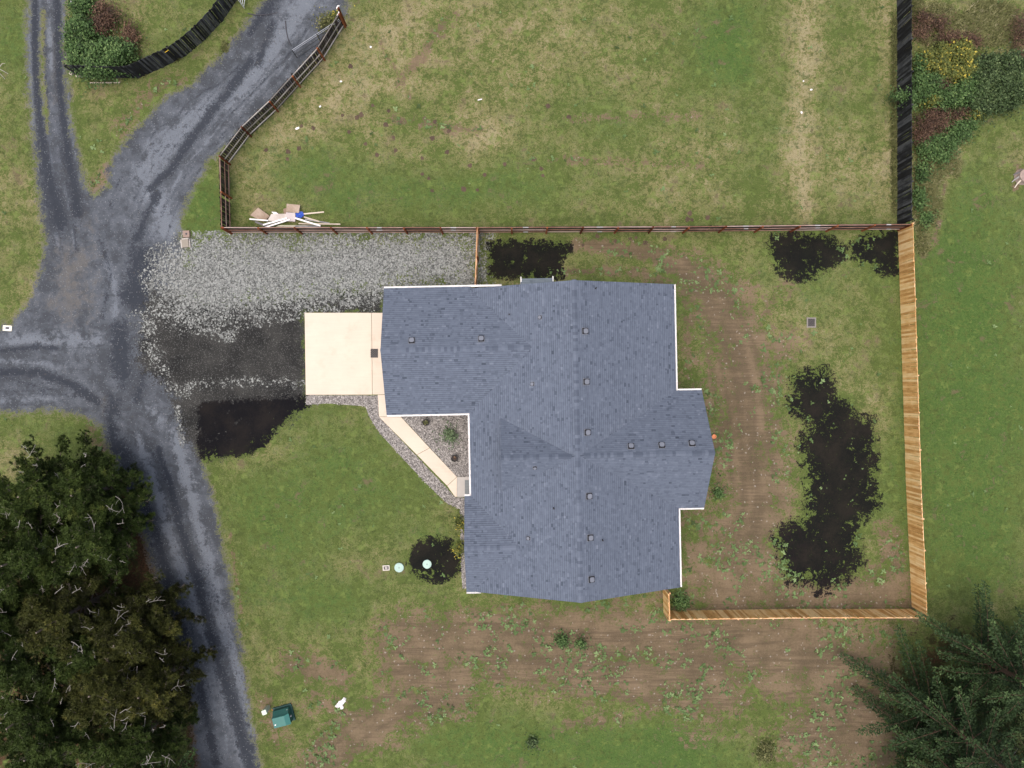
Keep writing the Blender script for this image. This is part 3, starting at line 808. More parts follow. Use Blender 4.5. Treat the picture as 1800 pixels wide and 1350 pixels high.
def opening(name, c, size, axis, mat, frame=True, parent=None):
    """window or door standing proud of a wall; axis = outward (x or y unit)"""
    mb = MB(); sx = (.05, size[0], size[1]) if abs(axis[0]) else (size[0], .05, size[1])
    mb.box((c[0]+axis[0]*.03, c[1]+axis[1]*.03, c[2]), sx)
    o = mb.build(name, mat, house)
    if frame:
        fb = MB()
        for du, dz, w_, h_ in ((0, size[1]/2+.05, size[0]+.2, .1), (0, -size[1]/2-.05, size[0]+.2, .1), (size[0]/2+.05, 0, .1, size[1]-.002), (-size[0]/2-.05, 0, .1, size[1]-.002), (0, 0, .04, size[1]-.004)):
            if abs(axis[0]): fb.box((c[0]+axis[0]*.045, c[1]+du, c[2]+dz), (.08, w_, h_))
            else: fb.box((c[0]+du, c[1]+axis[1]*.045, c[2]+dz), (w_, .08, h_))
        fb.build("frame", TRIM, o)
    return o
gd = opening("garage_door", (-7.95, 2.3, 1.1), (4.9, 2.2), (-1,0), TRIM, False)
pb = MB()
for r_ in range(4):
    for c_ in range(6): pb.box((-8.015, -.1+c_*.8+.4-.0, .28+r_*.55), (.02, .62, .36))
pb.build("door_panel", TRIM, gd)
opening("front_door", (-2.45, -6.6, 1.05), (.95, 2.1), (-1,0), DOORM)
opening("side_door", (.8+.9, 5.98, 1.05), (.9, 2.05), (0,1), DOORM)
for c, s_, ax in (((-2.45,-4.2,1.5),(1.6,1.3),(-1,0)), ((-2.9,-10.5,1.5),(1.8,1.4),(-1,0)), ((10.45,3,1.5),(1.8,1.3),(1,0)), ((10.45,-11,1.5),(1.5,1.3),(1,0)), ((12.16,-4.56,1.2),(2.4,2.1),(1,0)),
                  ((7,5.98,1.5),(1.5,1.2),(0,1)), ((4.5,5.98,1.7),(.9,.9),(0,1)), ((1,VS+.4,1.5),(1.5,1.3),(0,-1)), ((7,VS+.4,1.5),(1.5,1.3),(0,-1)), ((-5,-1.47,1.5),(1.2,1.2),(0,-1)), ((-5,6.1,1.6),(1.0,.9),(0,1))):
    opening("window", c, s_, ax, GLASS)

# roof vents (local frame from the photo)
def toloc(px, py, z):
    p = P(px, py, z); c, s_ = math.cos(TH), math.sin(TH)
    return p.x*c + p.y*s_, -p.x*s_ + p.y*c
def slope_at(u, v):
    """height and tilt (du, dv gradients) of the roof at u, v"""
    best = (wz_main(u), (.4167 if u < 4 else -.4167, 0))
    if u < 1.3 and -1.87 < v < 6.5:
        z = ZE + .4167*(GR - abs(v-2.315))
        if z > best[0]: best = (z, (0, .4167 if v < 2.315 else -.4167))
    if -.8 < u < 4 and -7 < v < -2.2:
        z = DZ + DS*(DW - abs(v+4.6))
        if z > best[0]: best = (z, (0, DS if v < -4.6 else -DS))
    if u > 4 and -8.44 < v < -.68:
        z = ZE + ES*(EW - abs(v+4.56))
        if z > best[0] or u > 10.85: best = (z, (0, ES if v < -4.56 else -ES))
    return best
def vent(px, py, size):
    z = 5.0
    for _ in range(3):
        u, v = toloc(px, py, z); z, g = slope_at(u, v)
    n = Vector((-g[0], -g[1], 1)).normalized()
    rot = Vector((0,0,1)).rotation_difference(n)
    a = math.atan2(g[1], g[0])
    q = rot @ Euler((0, 0, a)).to_quaternion()
    r = link("roof_vent", None, house, (u, v, z + .012)); r.rotation_mode = 'QUATERNION'; r.rotation_quaternion = q
    h = size*.42
    b = MB(); b.box((0, 0, h*.4), (size*1.02, size*1.02, h*.8)); b.build("louvre", VENTSIDE, r)
    b = MB(); s2 = size/2; c = s2*.55
    oct_ = [(-s2,-c),(-c,-s2),(c,-s2),(s2,-c),(s2,c),(c,s2),(-c,s2),(-s2,c)]
    b.prism([(x_*.86, y_*.86) for x_, y_ in oct_], h*.8, h*.95); b.prism([(x_*.74, y_*.74) for x_, y_ in oct_], h*.952, h*1.02)
    b.build("hood", DARKMETAL, r)
    b = MB(); b.box((0, 0, .004), (size*1.2, size*1.22, .008)); b.build("flange", DARKMETAL, r)
for px, py in ((724,599),(846,596),(1028,582),(1030,671),(1032,760),(1109,785),(1163,783),(1216,780),(1035,872),(1037,945),(1039,1018)): vent(px, py, .36)
for px, py in ((949,558),(936,675),(940,822),(929,946)): vent(px, py, .22)
for px, py in ((895,553),(1059,949),(1047,507),(973,893)):
    z = 5.0
    for _ in range(3):
        u, v = toloc(px, py, z); z, g = slope_at(u, v)
    b = MB(); b.tube([(0,0,-.05),(0,0,.28)], .045, k=10); b.build("vent_pipe", VENTSIDE, house, (u, v, z))

# little pent roof over the side door
aw = link("porch_roof", None, house)
mb = MB(); dk = MB()
ua, ub = .72, 2.92
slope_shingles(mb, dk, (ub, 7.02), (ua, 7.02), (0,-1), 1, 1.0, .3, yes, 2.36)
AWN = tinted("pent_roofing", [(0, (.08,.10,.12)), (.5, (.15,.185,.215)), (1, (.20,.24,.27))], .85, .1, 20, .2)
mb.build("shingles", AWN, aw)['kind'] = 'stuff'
dk.build("roof_deck", AWN, aw)
for uu in (ua+.03, ub-.03):
    b = MB(); b.box((uu, 6.58, 2.36), (.07, 1.16, .14)); b.build("rafter_tail", TRIM, aw)
    b = MB(); b.box((uu, 6.9, 1.14), (.09, .09, 2.28)); b.build("post", TRIM, aw)

# ------------------------------------------------------------------ concrete
CONC = T("broom_finished_concrete", .85, .2)
cp = CONC.pos()
ck = CONC.madd([(CONC.noise(cp, .6, 4), .22), (CONC.noise(cp, 30, 2), .16), (CONC.noise(CONC.scale(cp, (.3, 6, 1)), 2, 3), .12), (CONC.rand(), .08)], 1.0)
CONC = CONC.col(CONC.mix(1.0, CONC.mix(CONC.ss(CONC.noise(cp, 1.1, 5, .65), .50, .78, 0, .45), (.57, .50, .415), (.47, .385, .30)), CONC.comb(ck), 'MULTIPLY'))
CONC2 = plain("porch_concrete", (.40, .385, .36), .85, .1, 4)
def slab(name, pts, z1, mat, parent):
    mb = MB(); mb.prism([tuple(P(*p)[:2]) for p in pts], -.05, z1); return mb.build(name, mat, parent)
drive = tag(link("concrete_driveway", None), kind='structure')
slab("slab", [(536,550),(653,550),(654.5,693.5),(538,694)], .06, CONC, drive)
slab("slab", [(653.7,550),(697,550),(697,693),(655.2,693.5)], .06, CONC, drive)
walk = tag(link("walkway", None), kind='structure')
slab("slab", [(664.5,694.2),(697,693.8),(697,728),(706,733),(666.5,732)], .05, CONC, walk)
slab("slab", [(666.5,732.6),(705.5,733.5),(755,787),(733,799)], .05, CONC, walk)
slab("slab", [(733.5,799.5),(755.4,787.5),(803,838),(786,853.5)], .05, CONC, walk)
slab("slab", [(786.5,854),(803.3,838.6),(803.3,873),(800,873)], .05, CONC, walk)
slab("porch_slab", [(803.8,838.4),(836,837.6),(836,872.6),(803.8,873)], .09, CONC2, walk)

# ------------------------------------------------------------------ fences
CEDAR = wood("new_cedar", (.48,.26,.085), (.70,.43,.165), (.82,.60,.30))
CEDAR_RAIL = wood("cedar_rail", (.50,.27,.13), (.62,.37,.20), (.72,.50,.32))
BLACKW = wood("weathered_black_board", (.010,.0105,.012), (.022,.024,.027), (.075,.080,.085))
BROWNW = wood("dark_brown_picket", (.014,.011,.010), (.030,.024,.022), (.072,.056,.050))
RAILW = wood("weathered_rail", (.19,.105,.075), (.31,.20,.16), (.42,.33,.29))
RAILG = wood("grey_rail", (.20,.19,.18), (.33,.31,.29), (.45,.43,.41))
POSTW = wood("red_brown_post", (.085,.022,.008), (.17,.050,.018), (.24,.085,.035))
STEEL = plain("galvanised_steel", (.45,.47,.50), .45, .1, metal=.4)

def board_meshes(name, mat, w, h, th=.018, n=4, dog=False):
    out = []
    for k in range(n):
        mb = MB(); hh = h*(1 + rng.normal(0, .006))
        mb.box((0, 0, hh/2), (w*(1 + rng.normal(0, .02)), th, hh)); out.append(mb.mesh(name, mat))
    return out
def run_boards(f, name, meshes, pts, pitch, side, z0=.03, jitter=.004, gap_p=0.0):
    """boards along a polyline of world points; side = +1 puts them left of the line"""
    for a, b in zip(pts[:-1], pts[1:]):
        a, b = Vector(a[:2]), Vector(b[:2]); L = (b-a).length; e = (b-a)/L; nrm = Vector((-e.y, e.x))
        n = int(L/pitch); ang = math.atan2(e.y, e.x)
        for k in range(n):
            if rng.random() < gap_p: continue
            p = a + e*((k+.5)*L/n) + nrm*(side*.03 + rng.normal(0, jitter))
            o = link(name, meshes[rng.integers(len(meshes))], f, Vector((p.x, p.y, z0 + rng.normal(0, .008))) - f.location)
            o.rotation_euler = (rng.normal(0, .012), rng.normal(0, .006), ang + rng.normal(0, .02))
def run_rails(f, pts, zs, mat, side, w=.038, h=.088, name="rail", split=2.44):
    for a, b in zip(pts[:-1], pts[1:]):
        a, b = Vector(a[:2]), Vector(b[:2]); L = (b-a).length; e = (b-a)/L; nrm = Vector((-e.y, e.x)); n = max(1, round(L/split)); ang = math.atan2(e.y, e.x)
        for k in range(n):
            for z in zs:
                mb = MB(); mb.box((0,0,0), (L/n - .004, w, h))
                p = a + e*((k+.5)*L/n) + nrm*(side*.012)
                o = mb.build(name, mat, f, Vector((p.x, p.y, z + rng.normal(0, .006))) - f.location)
                o.rotation_euler.z = ang + rng.normal(0, .002)
def post(f, p, mat, h, w=.09, rot=0.0, lean=.012):
    mb = MB(); mb.box((0,0,h/2-.02), (w, w, h+.04)); o = mb.build("post", mat, f, Vector((p.x, p.y, 0)) - f.location)
    o.rotation_euler = (rng.normal(0, lean), rng.normal(0, lean), rot)
def along(pts, step):
    out = []
    for a, b in zip(pts[:-1], pts[1:]):
        a, b = Vector(a), Vector(b); n = max(1, round((b-a).length/step))
        out += [a.lerp(b, k/n) for k in range(n)]
    return out + [Vector(pts[-1])]

# new cedar, east side (boards on the yard side) and south side
ce = [P(1579,402), P(1587,660), P(1593,850), P(1603,1066)]
f = thing("cedar_fence", ce[0], "long new golden cedar board fence along the east side of the yard", "fence", "new cedar fences")
run_boards(f, "fence_board", board_meshes("fence_board", CEDAR, .142, 1.83), ce, .145, 1*-1)
run_rails(f, ce, (1.78,), CEDAR_RAIL, 1, .05, .05, "top_rail"); run_rails(f, ce, (.95, .35), CEDAR_RAIL, 2)
for p in along(ce, 2.44): post(f, p + Vector((.05, 0, 0)), CEDAR_RAIL, 1.8)
cs = [P(1600,1071), P(1400,1071), P(1167,1074)]
f = thing("cedar_fence", cs[0], "new golden cedar board fence along the south side of the yard", "fence", "new cedar fences")
run_boards(f, "fence_board", board_meshes("fence_board", CEDAR, .142, 1.83), cs, .145, -1)
run_rails(f, cs, (1.78,), CEDAR_RAIL, 1, .05, .05, "top_rail"); run_rails(f, cs, (.95, .35), CEDAR_RAIL, 2)
for p in along(cs, 2.44): post(f, p + Vector((0, -.05, 0)), CEDAR_RAIL, 1.8)
cw = [P(1167,1075), P(1165.5,1030)]
f = thing("cedar_fence", cw[0], "short return of new cedar fence closing the gap to the house corner", "fence", "new cedar fences")
run_boards(f, "fence_board", board_meshes("fence_board", CEDAR, .142, 1.83), cw, .145, 1)
run_rails(f, cw, (1.80,), CEDAR_RAIL, -1, .07, .04, "top_rail"); run_rails(f, cw, (.95, .35), CEDAR_RAIL, -2)
for p in cw: post(f, p + Vector((.07, 0, 0)), CEDAR_RAIL, 1.8)
cm = [P(841,410), P(837.5,508)]
f = thing("cedar_fence", cm[0], "orange cedar fence panel seen edge on between rail fence and garage", "fence", "new cedar fences")
run_boards(f, "fence_board", board_meshes("fence_board", CEDAR_RAIL, .142, 1.80), cm, .145, 1)
run_rails(f, cm, (1.75, .95, .35), CEDAR_RAIL, -1); 
for p in along(cm, 1.9): post(f, p + Vector((.07, 0, 0)), POSTW, 1.75)

# weathered black board fences
nb = [P(1577,-22), P(1577,200), P(1577.5,396)]
f = thing("board_fence", nb[0], "weathered black board fence running straight beside the bramble thicket", "fence", "weathered black board fences")
run_boards(f, "fence_board", board_meshes("fence_board", BLACKW, .135, 1.83), nb, .14, -1, jitter=.008)
run_rails(f, nb, (1.7, .4), BLACKW, 2)
for p in along(nb, 2.44): post(f, p + Vector((.08, 0, 0)), BLACKW, 1.8)
nw = [P(140,134), P(176,136), P(243,137), P(285,119), P(326,98), P(361,69), P(391,37), P(416,0), P(428,-20)]
f = thing("board_fence", nw[0], "weathered black board fence curving past the green bush", "fence", "weathered black board fences")
run_boards(f, "fence_board", board_meshes("fence_board", BLACKW, .135, 1.80), nw, .14, 1*-1, jitter=.010)
run_rails(f, nw, (1.65, .4), BLACKW, 2)
for p in along(nw, 2.44): post(f, p, BLACKW, 1.75)
b = MB(); b.box((0,0,0), (.28, .02, .12)); yt = b.build("yellow_tag", plain("yellow_plastic", (.75,.48,.02), .5, .1), None, P(293,89,1.62) + Vector((0,-.05,0))); yt.rotation_euler = (.5, 0, .6)
tag(yt, "small yellow tag on the curved black board fence", "tag")

# three-rail fence with dark pickets behind
north = [P(407.5,409.5), P(840,409.5), P(1200,408), P(1578,404)]
west = [P(407.5,409.5), P(404,288)]
diag = [P(404,288), P(441,239), P(488,195), P(527,152), P(570,105), P(606,47)]
f = thing("rail_fence", north[0], "long straight rail fence of red brown posts between field and yard", "fence", "weathered three rail fences")
run_rails(f, north, (1.74, .95, .30), RAILW, -1, .04, .09)
for p in along(north, 2.52): post(f, p + Vector((0,-.06,0)), POSTW, 1.82, .10)
mb = MB()
for a, b_ in zip(north[:-1], north[1:]):
    L = (b_-a).length; e = (b_-a)/L; n = int(L/.145)
    for k in range(n):
        q = a + e*((k+.5)*L/n) + Vector((0, .045 + rng.normal(0, .008), 0)); hh = 1.70 + rng.normal(0, .02)
        mb.box((q.x - f.location.x, q.y - f.location.y, .04 + hh/2), (.125, .018, hh), math.atan2(e.y, e.x) + rng.normal(0,.03), .5)
mb.build("pickets", BROWNW, f)['kind'] = 'stuff'
for px in (667, 797, 924, 1054, 1184, 1311, 1437, 1562):
    for z in ((1.74, .95) if px % 2 else (1.74, .30)):
        t_ = (px - 900)*.04*(50-z)/50
        yy = np.interp(t_, [p.x for p in north], [p.y for p in north])
        b = MB(); b.box((0,0,0), (.26 + .16*rng.random(), .055, .10)); b.build("splice_board", plain("pale_splice", (.36,.36,.36), .6, .3) if 'SPL' not in globals() else SPL, f, Vector((t_, yy - .014, z)) - f.location)
        if 'SPL' not in globals(): SPL = bpy.data.materials["pale_splice"]
f = thing("rail_fence", west[0], "short rail fence beside the small grass triangle and rubbish pile", "fence", "weathered three rail fences")
run_rails(f, west, (1.74, .95, .30), RAILW, -1, .04, .09)
for p in along(west, 2.5)[:-1]: post(f, p + Vector((.06,0,0)), POSTW, 1.82, .10)
run_boards(f, "picket", board_meshes("picket", BROWNW, .128, 1.76), west, .15, 1.6, jitter=.012, gap_p=.03)
f = thing("rail_fence", diag[0], "slanting rail fence with pale grey rails along the gravel lane", "fence", "weathered three rail fences")
run_rails(f, diag, (1.74, .95, .30), RAILG, -1, .04, .09, split=3)
for p in diag: post(f, p + Vector((.04,-.05,0)), POSTW, 1.86, .11, .8)
post(f, P(608,45), POSTW, 2.3, .12, .8)
run_boards(f, "picket", board_meshes("picket", BROWNW, .128, 1.74), diag, .15, 1.6, jitter=.012, gap_p=.04)
# white tape at the end post
mb = MB(); mb.tube([(0,0,0),(.12,.05,-.1),(.05,-.12,-.35),(-.12,-.22,-.5)], .05, .03, 7); mb.tube([(0,0,0),(.1,.16,.02),(.16,.2,-.05)], .05, .04, 7)
tag(mb.build("plastic_ribbon", WHITE, None, P(608,45) + Vector((-.10,.05,2.2))), "white plastic ribbon tied to the end post of the slanting fence", "ribbon")

# ------------------------------------------------------------------ tube gates
GATE = plain("grey_gate_tube", (.30,.33,.37), .45, .12, metal=.2)
GATEB = plain("dark_gate_tube", (.035,.04,.045), .5, .12)
g0, g1 = P(523,103), P(604,50)
f = thing("field_gate", g1, "open grey tube gate lying back against the slanting rail fence", "gate")
rel = lambda p, z: (p.x - g1.x, p.y - g1.y, z)
for z, m_ in ((1.28, GATE), (1.10, GATE), (.62, GATEB), (.16, GATEB)):
    b = MB(); b.tube([rel(g0, z), rel(g1, z)], .022, k=8); b.build("rail", m_, f)
for t_ in (0.0, .52, 1.0):
    p = g0.lerp(g1, t_); b = MB(); b.tube([rel(p, .14), rel(p, 1.30)], .026, k=8); b.build("upright", GATEB, f)
b = MB()
for k in range(34):
    p = g0.lerp(g1, (k+.5)/34); b.tube([rel(p, .16), rel(p, 1.1)], .004, k=3, cap=False)
for z in np.arange(.25, 1.1, .12): b.tube([rel(g0, z), rel(g1, z)], .004, k=3, cap=False)
b.build("wire_mesh", GATEB, f)['kind'] = 'stuff'
LG = plain("pale_gate_tube", (.62,.66,.66), .4, .1)
for (a, b_), lab in (((( 430, 15), (436, -24)), "pale tube gate end beside the top of the curved black fence"), (((142, 22), (141, -24)), "pale tube gate end beside the green bush and two track lane")):
    a, b_ = P(*a), P(*b_)
    f = thing("field_gate", a, lab, "gate", "pale tube gates cut by the photo's upper edge")
    for z in (.2, .5, .8, 1.1):
        mb = MB(); mb.tube([(0,0,z), (b_.x-a.x, b_.y-a.y, z)], .024, k=8); mb.build("rail", LG, f)
    mb = MB(); mb.tube([(0,0,.05), (0,0,1.12)], .026, k=8); mb.build("upright", LG, f)

# ------------------------------------------------------------------ septic lids, boxes, mats
LID = plain("pale_green_lid", (.36,.52,.47), .5, .15, 3)
LIDC = plain("lid_grey", (.25,.33,.31), .6, .1)
for px, py, r, lab in ((702,997,.33,"pale green round septic lid on the grass beside the meter box"), (751,991,.31,"pale green round septic lid inside the dark mulch circle")):
    f = thing("septic_lid", P(px, py), lab, "septic lid", "round septic lids")
    mb = MB(); mb.lathe([(r*.93,-.02),(r*.95,.07),(r,.075),(r,.12),(r*.96,.135),(r*.7,.15),(r*.2,.16)], k=36); mb.build("cover", LID, f)
    mb = MB(); mb.lathe([(.055,.158),(.055,.175),(.03,.178)], k=16); mb.build("plug", LIDC, f)
    mb = MB()
    for k in range(8):
        a = k*math.pi/4; mb.box((math.cos(a)*r*.55, math.sin(a)*r*.55, .153), (r*.55, .025, .012), a)
    mb.build("ribs", LID, f)
    mb = MB()
    for k in range(6):
        a = k*math.pi/3+.3; mb.lathe([(.016,.12),(.016,.142),(.008,.144)], (math.cos(a)*r*.9, math.sin(a)*r*.9, 0), 6)
    mb.build("screws", STEEL, f)
def box_frame(name, loc, lab, cat, sx, sy, rim, z1, rz, m_rim, m_in, inner=None):
    f = thing(name, loc, lab, cat, rz=rz)
    mb = MB()
    for cx, cy, wx, wy in ((0, sy/2-rim/2, sx, rim), (0, -sy/2+rim/2, sx, rim), (sx/2-rim/2, 0, rim, sy-2*rim-.004), (-sx/2+rim/2, 0, rim, sy-2*rim-.004)): mb.box((cx, cy, z1/2), (wx, wy, z1))
    mb.build("rim", m_rim, f)
    mb = MB(); mb.box((0, 0, z1*.3), (sx-2*rim-.006, sy-2*rim-.006, z1*.5)); mb.build("lid", m_in, f)
    return f
CREAM = plain("cream_plastic", (.80,.78,.66), .5, .08); LILAC = plain("pale_lid_plastic", (.66,.67,.74), .5, .06); DKG = plain("dark_grey_plastic", (.05,.05,.06), .6, .1); GREYC = plain("grey_concrete", (.40,.38,.36), .9, .2)
f = box_frame("meter_box", P(14,577), "cream framed meter box in the grass at the photo's left edge", "meter box", .62, .38, .05, .08, -.06, CREAM, LILAC)
mb = MB(); mb.box((0,.01,.066), (.24,.13,.02)); mb.build("window", DKG, f)
f = box_frame("valve_box", P(679,998), "small grey valve box on the lawn left of both septic lids", "valve box", .48, .36, .06, .07, .05, plain("pale_box_rim", (.55,.52,.48), .7, .15), DKG)
mb = MB(); mb.lathe([(.10,.0),(.10,.05),(.05,.07)], k=14); mb.build("cap", GREYC, f)
RUB = plain("black_rubber", (.017,.016,.017), .6, .15); RUBT = plain("worn_rubber", (.105,.10,.10), .6, .2)
def grate(loc, lab, rz, sx, sy, rim=None):
    f = thing("drain_grate", loc, lab, "grate", "black perforated grates", rz)
    mb = MB(); mb.box((0,0,.012), (sx, sy, .024)); mb.build("base", RUB, f)
    mb = MB(); nx, ny = 4, 8
    for r_ in range(ny+1): mb.box((0, -sy/2 + r_*sy/ny, .036), (sx, .020, .022))
    for r_ in range(ny):
        for c_ in range(nx+1):
            u_ = -sx/2 + (c_ + (.5 if r_ % 2 else 0))*sx/nx
            if u_ > sx/2: continue
            mb.box((u_, -sy/2 + (r_+.5)*sy/ny, .035), (.022, sy/ny-.024, .02))
    mb.build("bars", RUBT, f)
    if rim:
        mb = MB()
        for cx, cy, wx, wy in ((0, sy/2+.05, sx+.2, .09), (0, -sy/2-.05, sx+.2, .09), (sx/2+.05, 0, .09, sy), (-sx/2-.05, 0, .09, sy)): mb.box((cx, cy, .015), (wx, wy, .03))
        mb.build("rim", rim, f)
grate(P(658.3,621) + Vector((0,0,.06)), "black perforated grate on the concrete at the garage door", 0, .50, .60)
grate(P(1426,567), "black perforated grate set in the dry lawn of the east yard", 0, .46, .52, plain("grate_rim", (.20,.19,.175), .9, .2))
mb = MB(); mb.box((0,0,.01), (.62, 1.0, .02)); f = thing("door_mat", P(825,856) + Vector((0,0,.09)), "grey door mat on the porch slab under the eave", "door mat"); mb.build("mat", plain("grey_mat", (.16,.18,.185), .95, .3, 20), f)
mb = MB()
for k in range(9): mb.box((0, -.44+k*.11, .022), (.58, .05, .008))
mb.build("ribs", plain("grey_mat_rib", (.22,.24,.245), .95, .3, 20), f)

# ------------------------------------------------------------------ utility boxes by the lane
TEAL = plain("dark_green_cabinet", (.022,.085,.075), .45, .15, 3); TEAL2 = plain("green_cabinet_top", (.035,.155,.14), .4, .12, 3); PALEG = plain("pale_green_plastic", (.55,.66,.56), .5, .06)
tr = thing("transformer_box", P(500,1254), "dark green pad mounted transformer box beside the gravel lane", "transformer", rz=.26)
mb = MB(); mb.box((0,0,.06), (1.34,1.20,.12)); mb.build("pad", plain("green_pad", (.018,.06,.055), .6, .15), tr)
mb = MB(); mb.add([(-.56,-.5,.12),(.56,-.5,.12),(.56,.5,.12),(-.56,.5,.12),(-.56,-.5,.78),(.56,-.5,.78),(.56,.18,.78),(-.56,.18,.78),(-.56,.5,.45),(.56,.5,.45)],
    [(3,2,1,0),(0,1,5,4),(4,5,6,7),(7,6,9,8),(8,9,2,3),(1,2,9,6,5),(0,4,7,8,3)]); mb.build("cabinet", TEAL, tr)
mb = MB(); mb.add([(-.6,-.54,.78),(.6,-.54,.78),(.6,.22,.78),(-.6,.22,.78),(-.56,-.5,.90),(.3,-.5,.93),(.3,.18,.93),(-.56,.18,.90)],
    [(3,2,1,0),(0,1,5,4),(4,5,6,7),(1,2,6,5),(2,3,7,6),(3,0,4,7)]); mb.build("hood", TEAL2, tr)
for x_, y_ in ((.46,.36),(.61,-.1)):
    mb = MB(); mb.box((x_, y_, .5), (.07,.10,.10)); mb.build("latch", STEEL, tr)
mb = MB(); mb.lathe([(.05,0),(.05,.02),(.02,.035)], (-.42,-.28,.90), 10); mb.build("cap", WHITE, tr)
pd_ = thing("cable_pedestal", P(471.5,1243), "pale green cable pedestal next to the transformer box", "pedestal", rz=.35)
mb = MB(); mb.box((0,0,.35), (.26,.26,.70)); mb.build("post", plain("pedestal_body", (.40,.46,.36), .5, .08), pd_)
mb = MB(); mb.prism([(-.16,-.12),(-.12,-.16),(.12,-.16),(.16,-.12),(.16,.12),(.12,.16),(-.12,.16),(-.16,.12)], .70, .84); mb.build("cap", PALEG, pd_)
mb = MB(); pts = [P(478,1247), P(488,1248), P(500,1244.5), P(508,1241), P(513,1236)]
mb.tube([p + Vector((0,0,.06+.1*math.sin(i_*.8))) for i_, p in enumerate(pts)], .022, k=8)
tag(mb.build("conduit", plain("orange_conduit", (.55,.20,.05), .5, .1)), "thin orange conduit curving behind the transformer box", "conduit")

# ------------------------------------------------------------------ crumpled sheet, scraps, hose
def crumple(name, loc, lab, cat, sx, sy, h, mat, rz=0, seed=1, group=None):
    r = np.random.default_rng(seed); n = 9; mb = MB(); vs = []
    for j in range(n):
        for i_ in range(n):
            u, v = i_/(n-1)-.5, j/(n-1)-.5
            k = 1 - .25*r.random()
            vs.append((u*sx*k, v*sy*k*(1 - .6*abs(u)), h*(.25 + .75*r.random())*(1.15 - 1.6*max(abs(u), abs(v)))))
    mb.add(vs, [(j*n+i_, j*n+i_+1, (j+1)*n+i_+1, (j+1)*n+i_) for j in range(n-1) for i_ in range(n-1)])
    o = mb.build(name, mat, None, loc); o.rotation_euler.z = rz
    return tag(o, lab, cat, group)
SHEETW = plain("white_plastic_sheet", (.66,.68,.72), .5, .15, 9)
bag = thing("plastic_sheet", P(599,1236), "crumpled white plastic sheet lying on the bare dirt", "plastic sheet", rz=.75)
crumple("fold", None, None, None, .85, .42, .18, SHEETW, 0, 3).parent = bag
for k, (dx, dy, s_) in enumerate(((-.30,.06,.30),(-.12,-.24,.34),(.42,.05,.25))):
    o = crumple("fold", (dx, dy, 0), None, None, s_, s_*.8, .2, WHITE, k, 4+k); o.parent = bag
for k, (px, py, sx, sy, rz, lab) in enumerate(((843.5,175.5,.36,.09,.25,"white strip of litter in the middle of the upper field"), (523,226,.32,.18,.4,"crumpled white scrap on the grass beside the slanting fence"),
        (563,187.5,.17,.14,.9,"tiny white scrap on the grass under the slanting fence's middle"), (599.5,143.5,.18,.14,.2,"tiny white scrap on the grass below the gate end of the fence"), (652,83,.15,.17,1.2,"tiny white scrap in the field right of the gate end post"),
        (1425.5,158,.2,.13,.1,"tiny white scrap on the pale dry strip, middle of its litter"), (1408.5,198,.14,.2,.3,"tiny white scrap on the pale dry strip, lowest of its litter"), (1412,143,.12,.1,0,"tiny white scrap on the pale dry strip, uppermost of its litter"))):
    crumple("litter_scrap", P(px, py) + Vector((0,0,.03)), lab, "litter", sx, sy, .07, WHITE, rz, 20+k, "white scraps in the field")
mb = MB(); mb.tube([P(502,37)+Vector((0,0,.03)), P(503,52)+Vector((0,0,.03)), P(505.5,65)+Vector((0,0,.04)), P(509,76)+Vector((0,0,.05)), P(513,82)+Vector((0,0,.03))], .035, .02, 6)
tag(mb.build("stick", DKG), "thin dark curved stick lying on the gravel lane near the gate", "stick", None)
mb = MB(); mb.tube([P(436,24)+Vector((0,0,.03)), P(450,27)+Vector((0,0,.05)), P(470,26.5)+Vector((0,0,.04)), P(488,22.5)+Vector((0,0,.03))], .04, .02, 6)
tag(mb.build("stick", DKG), "dark branch lying across the lane near the top fence end", "stick", None)

# ------------------------------------------------------------------ rubbish pile by the rail fence
PLY = wood("weathered_plywood", (.22,.16,.12), (.30,.235,.18), (.40,.33,.27), (8,8,2)); PLYL = wood("pale_sheet", (.38,.34,.31), (.46,.42,.385), (.55,.52,.49), (6,6,2)); PLYG = wood("greenish_sheet", (.38,.36,.27), (.46,.44,.34), (.52,.50,.40), (6,6,2))
LUM = wood("pale_lumber", (.48,.42,.34), (.60,.54,.45), (.70,.66,.60)); WLUM = plain("white_painted_board", (.82,.82,.83), .5, .06); GLUM = wood("grey_lumber", (.16,.16,.17), (.25,.25,.26), (.36,.35,.34))
def sheet(pts, z, th, mat, name, lab, cat, tilt=0.0, group=None):
    w_ = [P(*p) for p in pts]; c = sum(w_, Vector())/len(w_)
    mb = MB(); mb.prism([(p.x-c.x, p.y-c.y) for p in w_], -th/2, th/2)
    o = mb.build(name, mat, None, (c.x, c.y, z)); o.rotation_euler = (tilt, tilt*.6, 0)
    return tag(o, lab, cat, group)
G = "sheets of the rubbish pile"
sheet([(455.5,366),(475.5,380.5),(465,391),(441.5,379.5)], .16, .03, PLY, "plywood_sheet", "tan plywood sheet at the left end of the rubbish pile, set cornerwise", "sheet", .05, G)
sheet([(479,377.5),(507,377),(504,390),(472,389.5)], .22, .025, PLYL, "plywood_sheet", "pale cream sheet in the middle of the rubbish pile", "sheet", .02, G)
sheet([(507,360.5),(530,362.5),(528,376.5),(506,374)], .34, .03, PLY, "plywood_sheet", "tan plywood square standing out above the rubbish pile", "sheet", .04, G)
sheet([(505,375),(521,375.5),(521,391),(505.5,390.5)], .27, .025, wood("lilac_sheet", (.46,.42,.42), (.53,.49,.49), (.60,.57,.57), (6,6,2)), "plywood_sheet", "greyish sheet just left of the blue tarp", "sheet", .03, G)
sheet([(490,396),(521,396.5),(515.5,402),(482.5,401.5)], .06, .03, PLYG, "plywood_sheet", "greenish sheet under the rubbish pile against the rail fence", "sheet", .01, G)
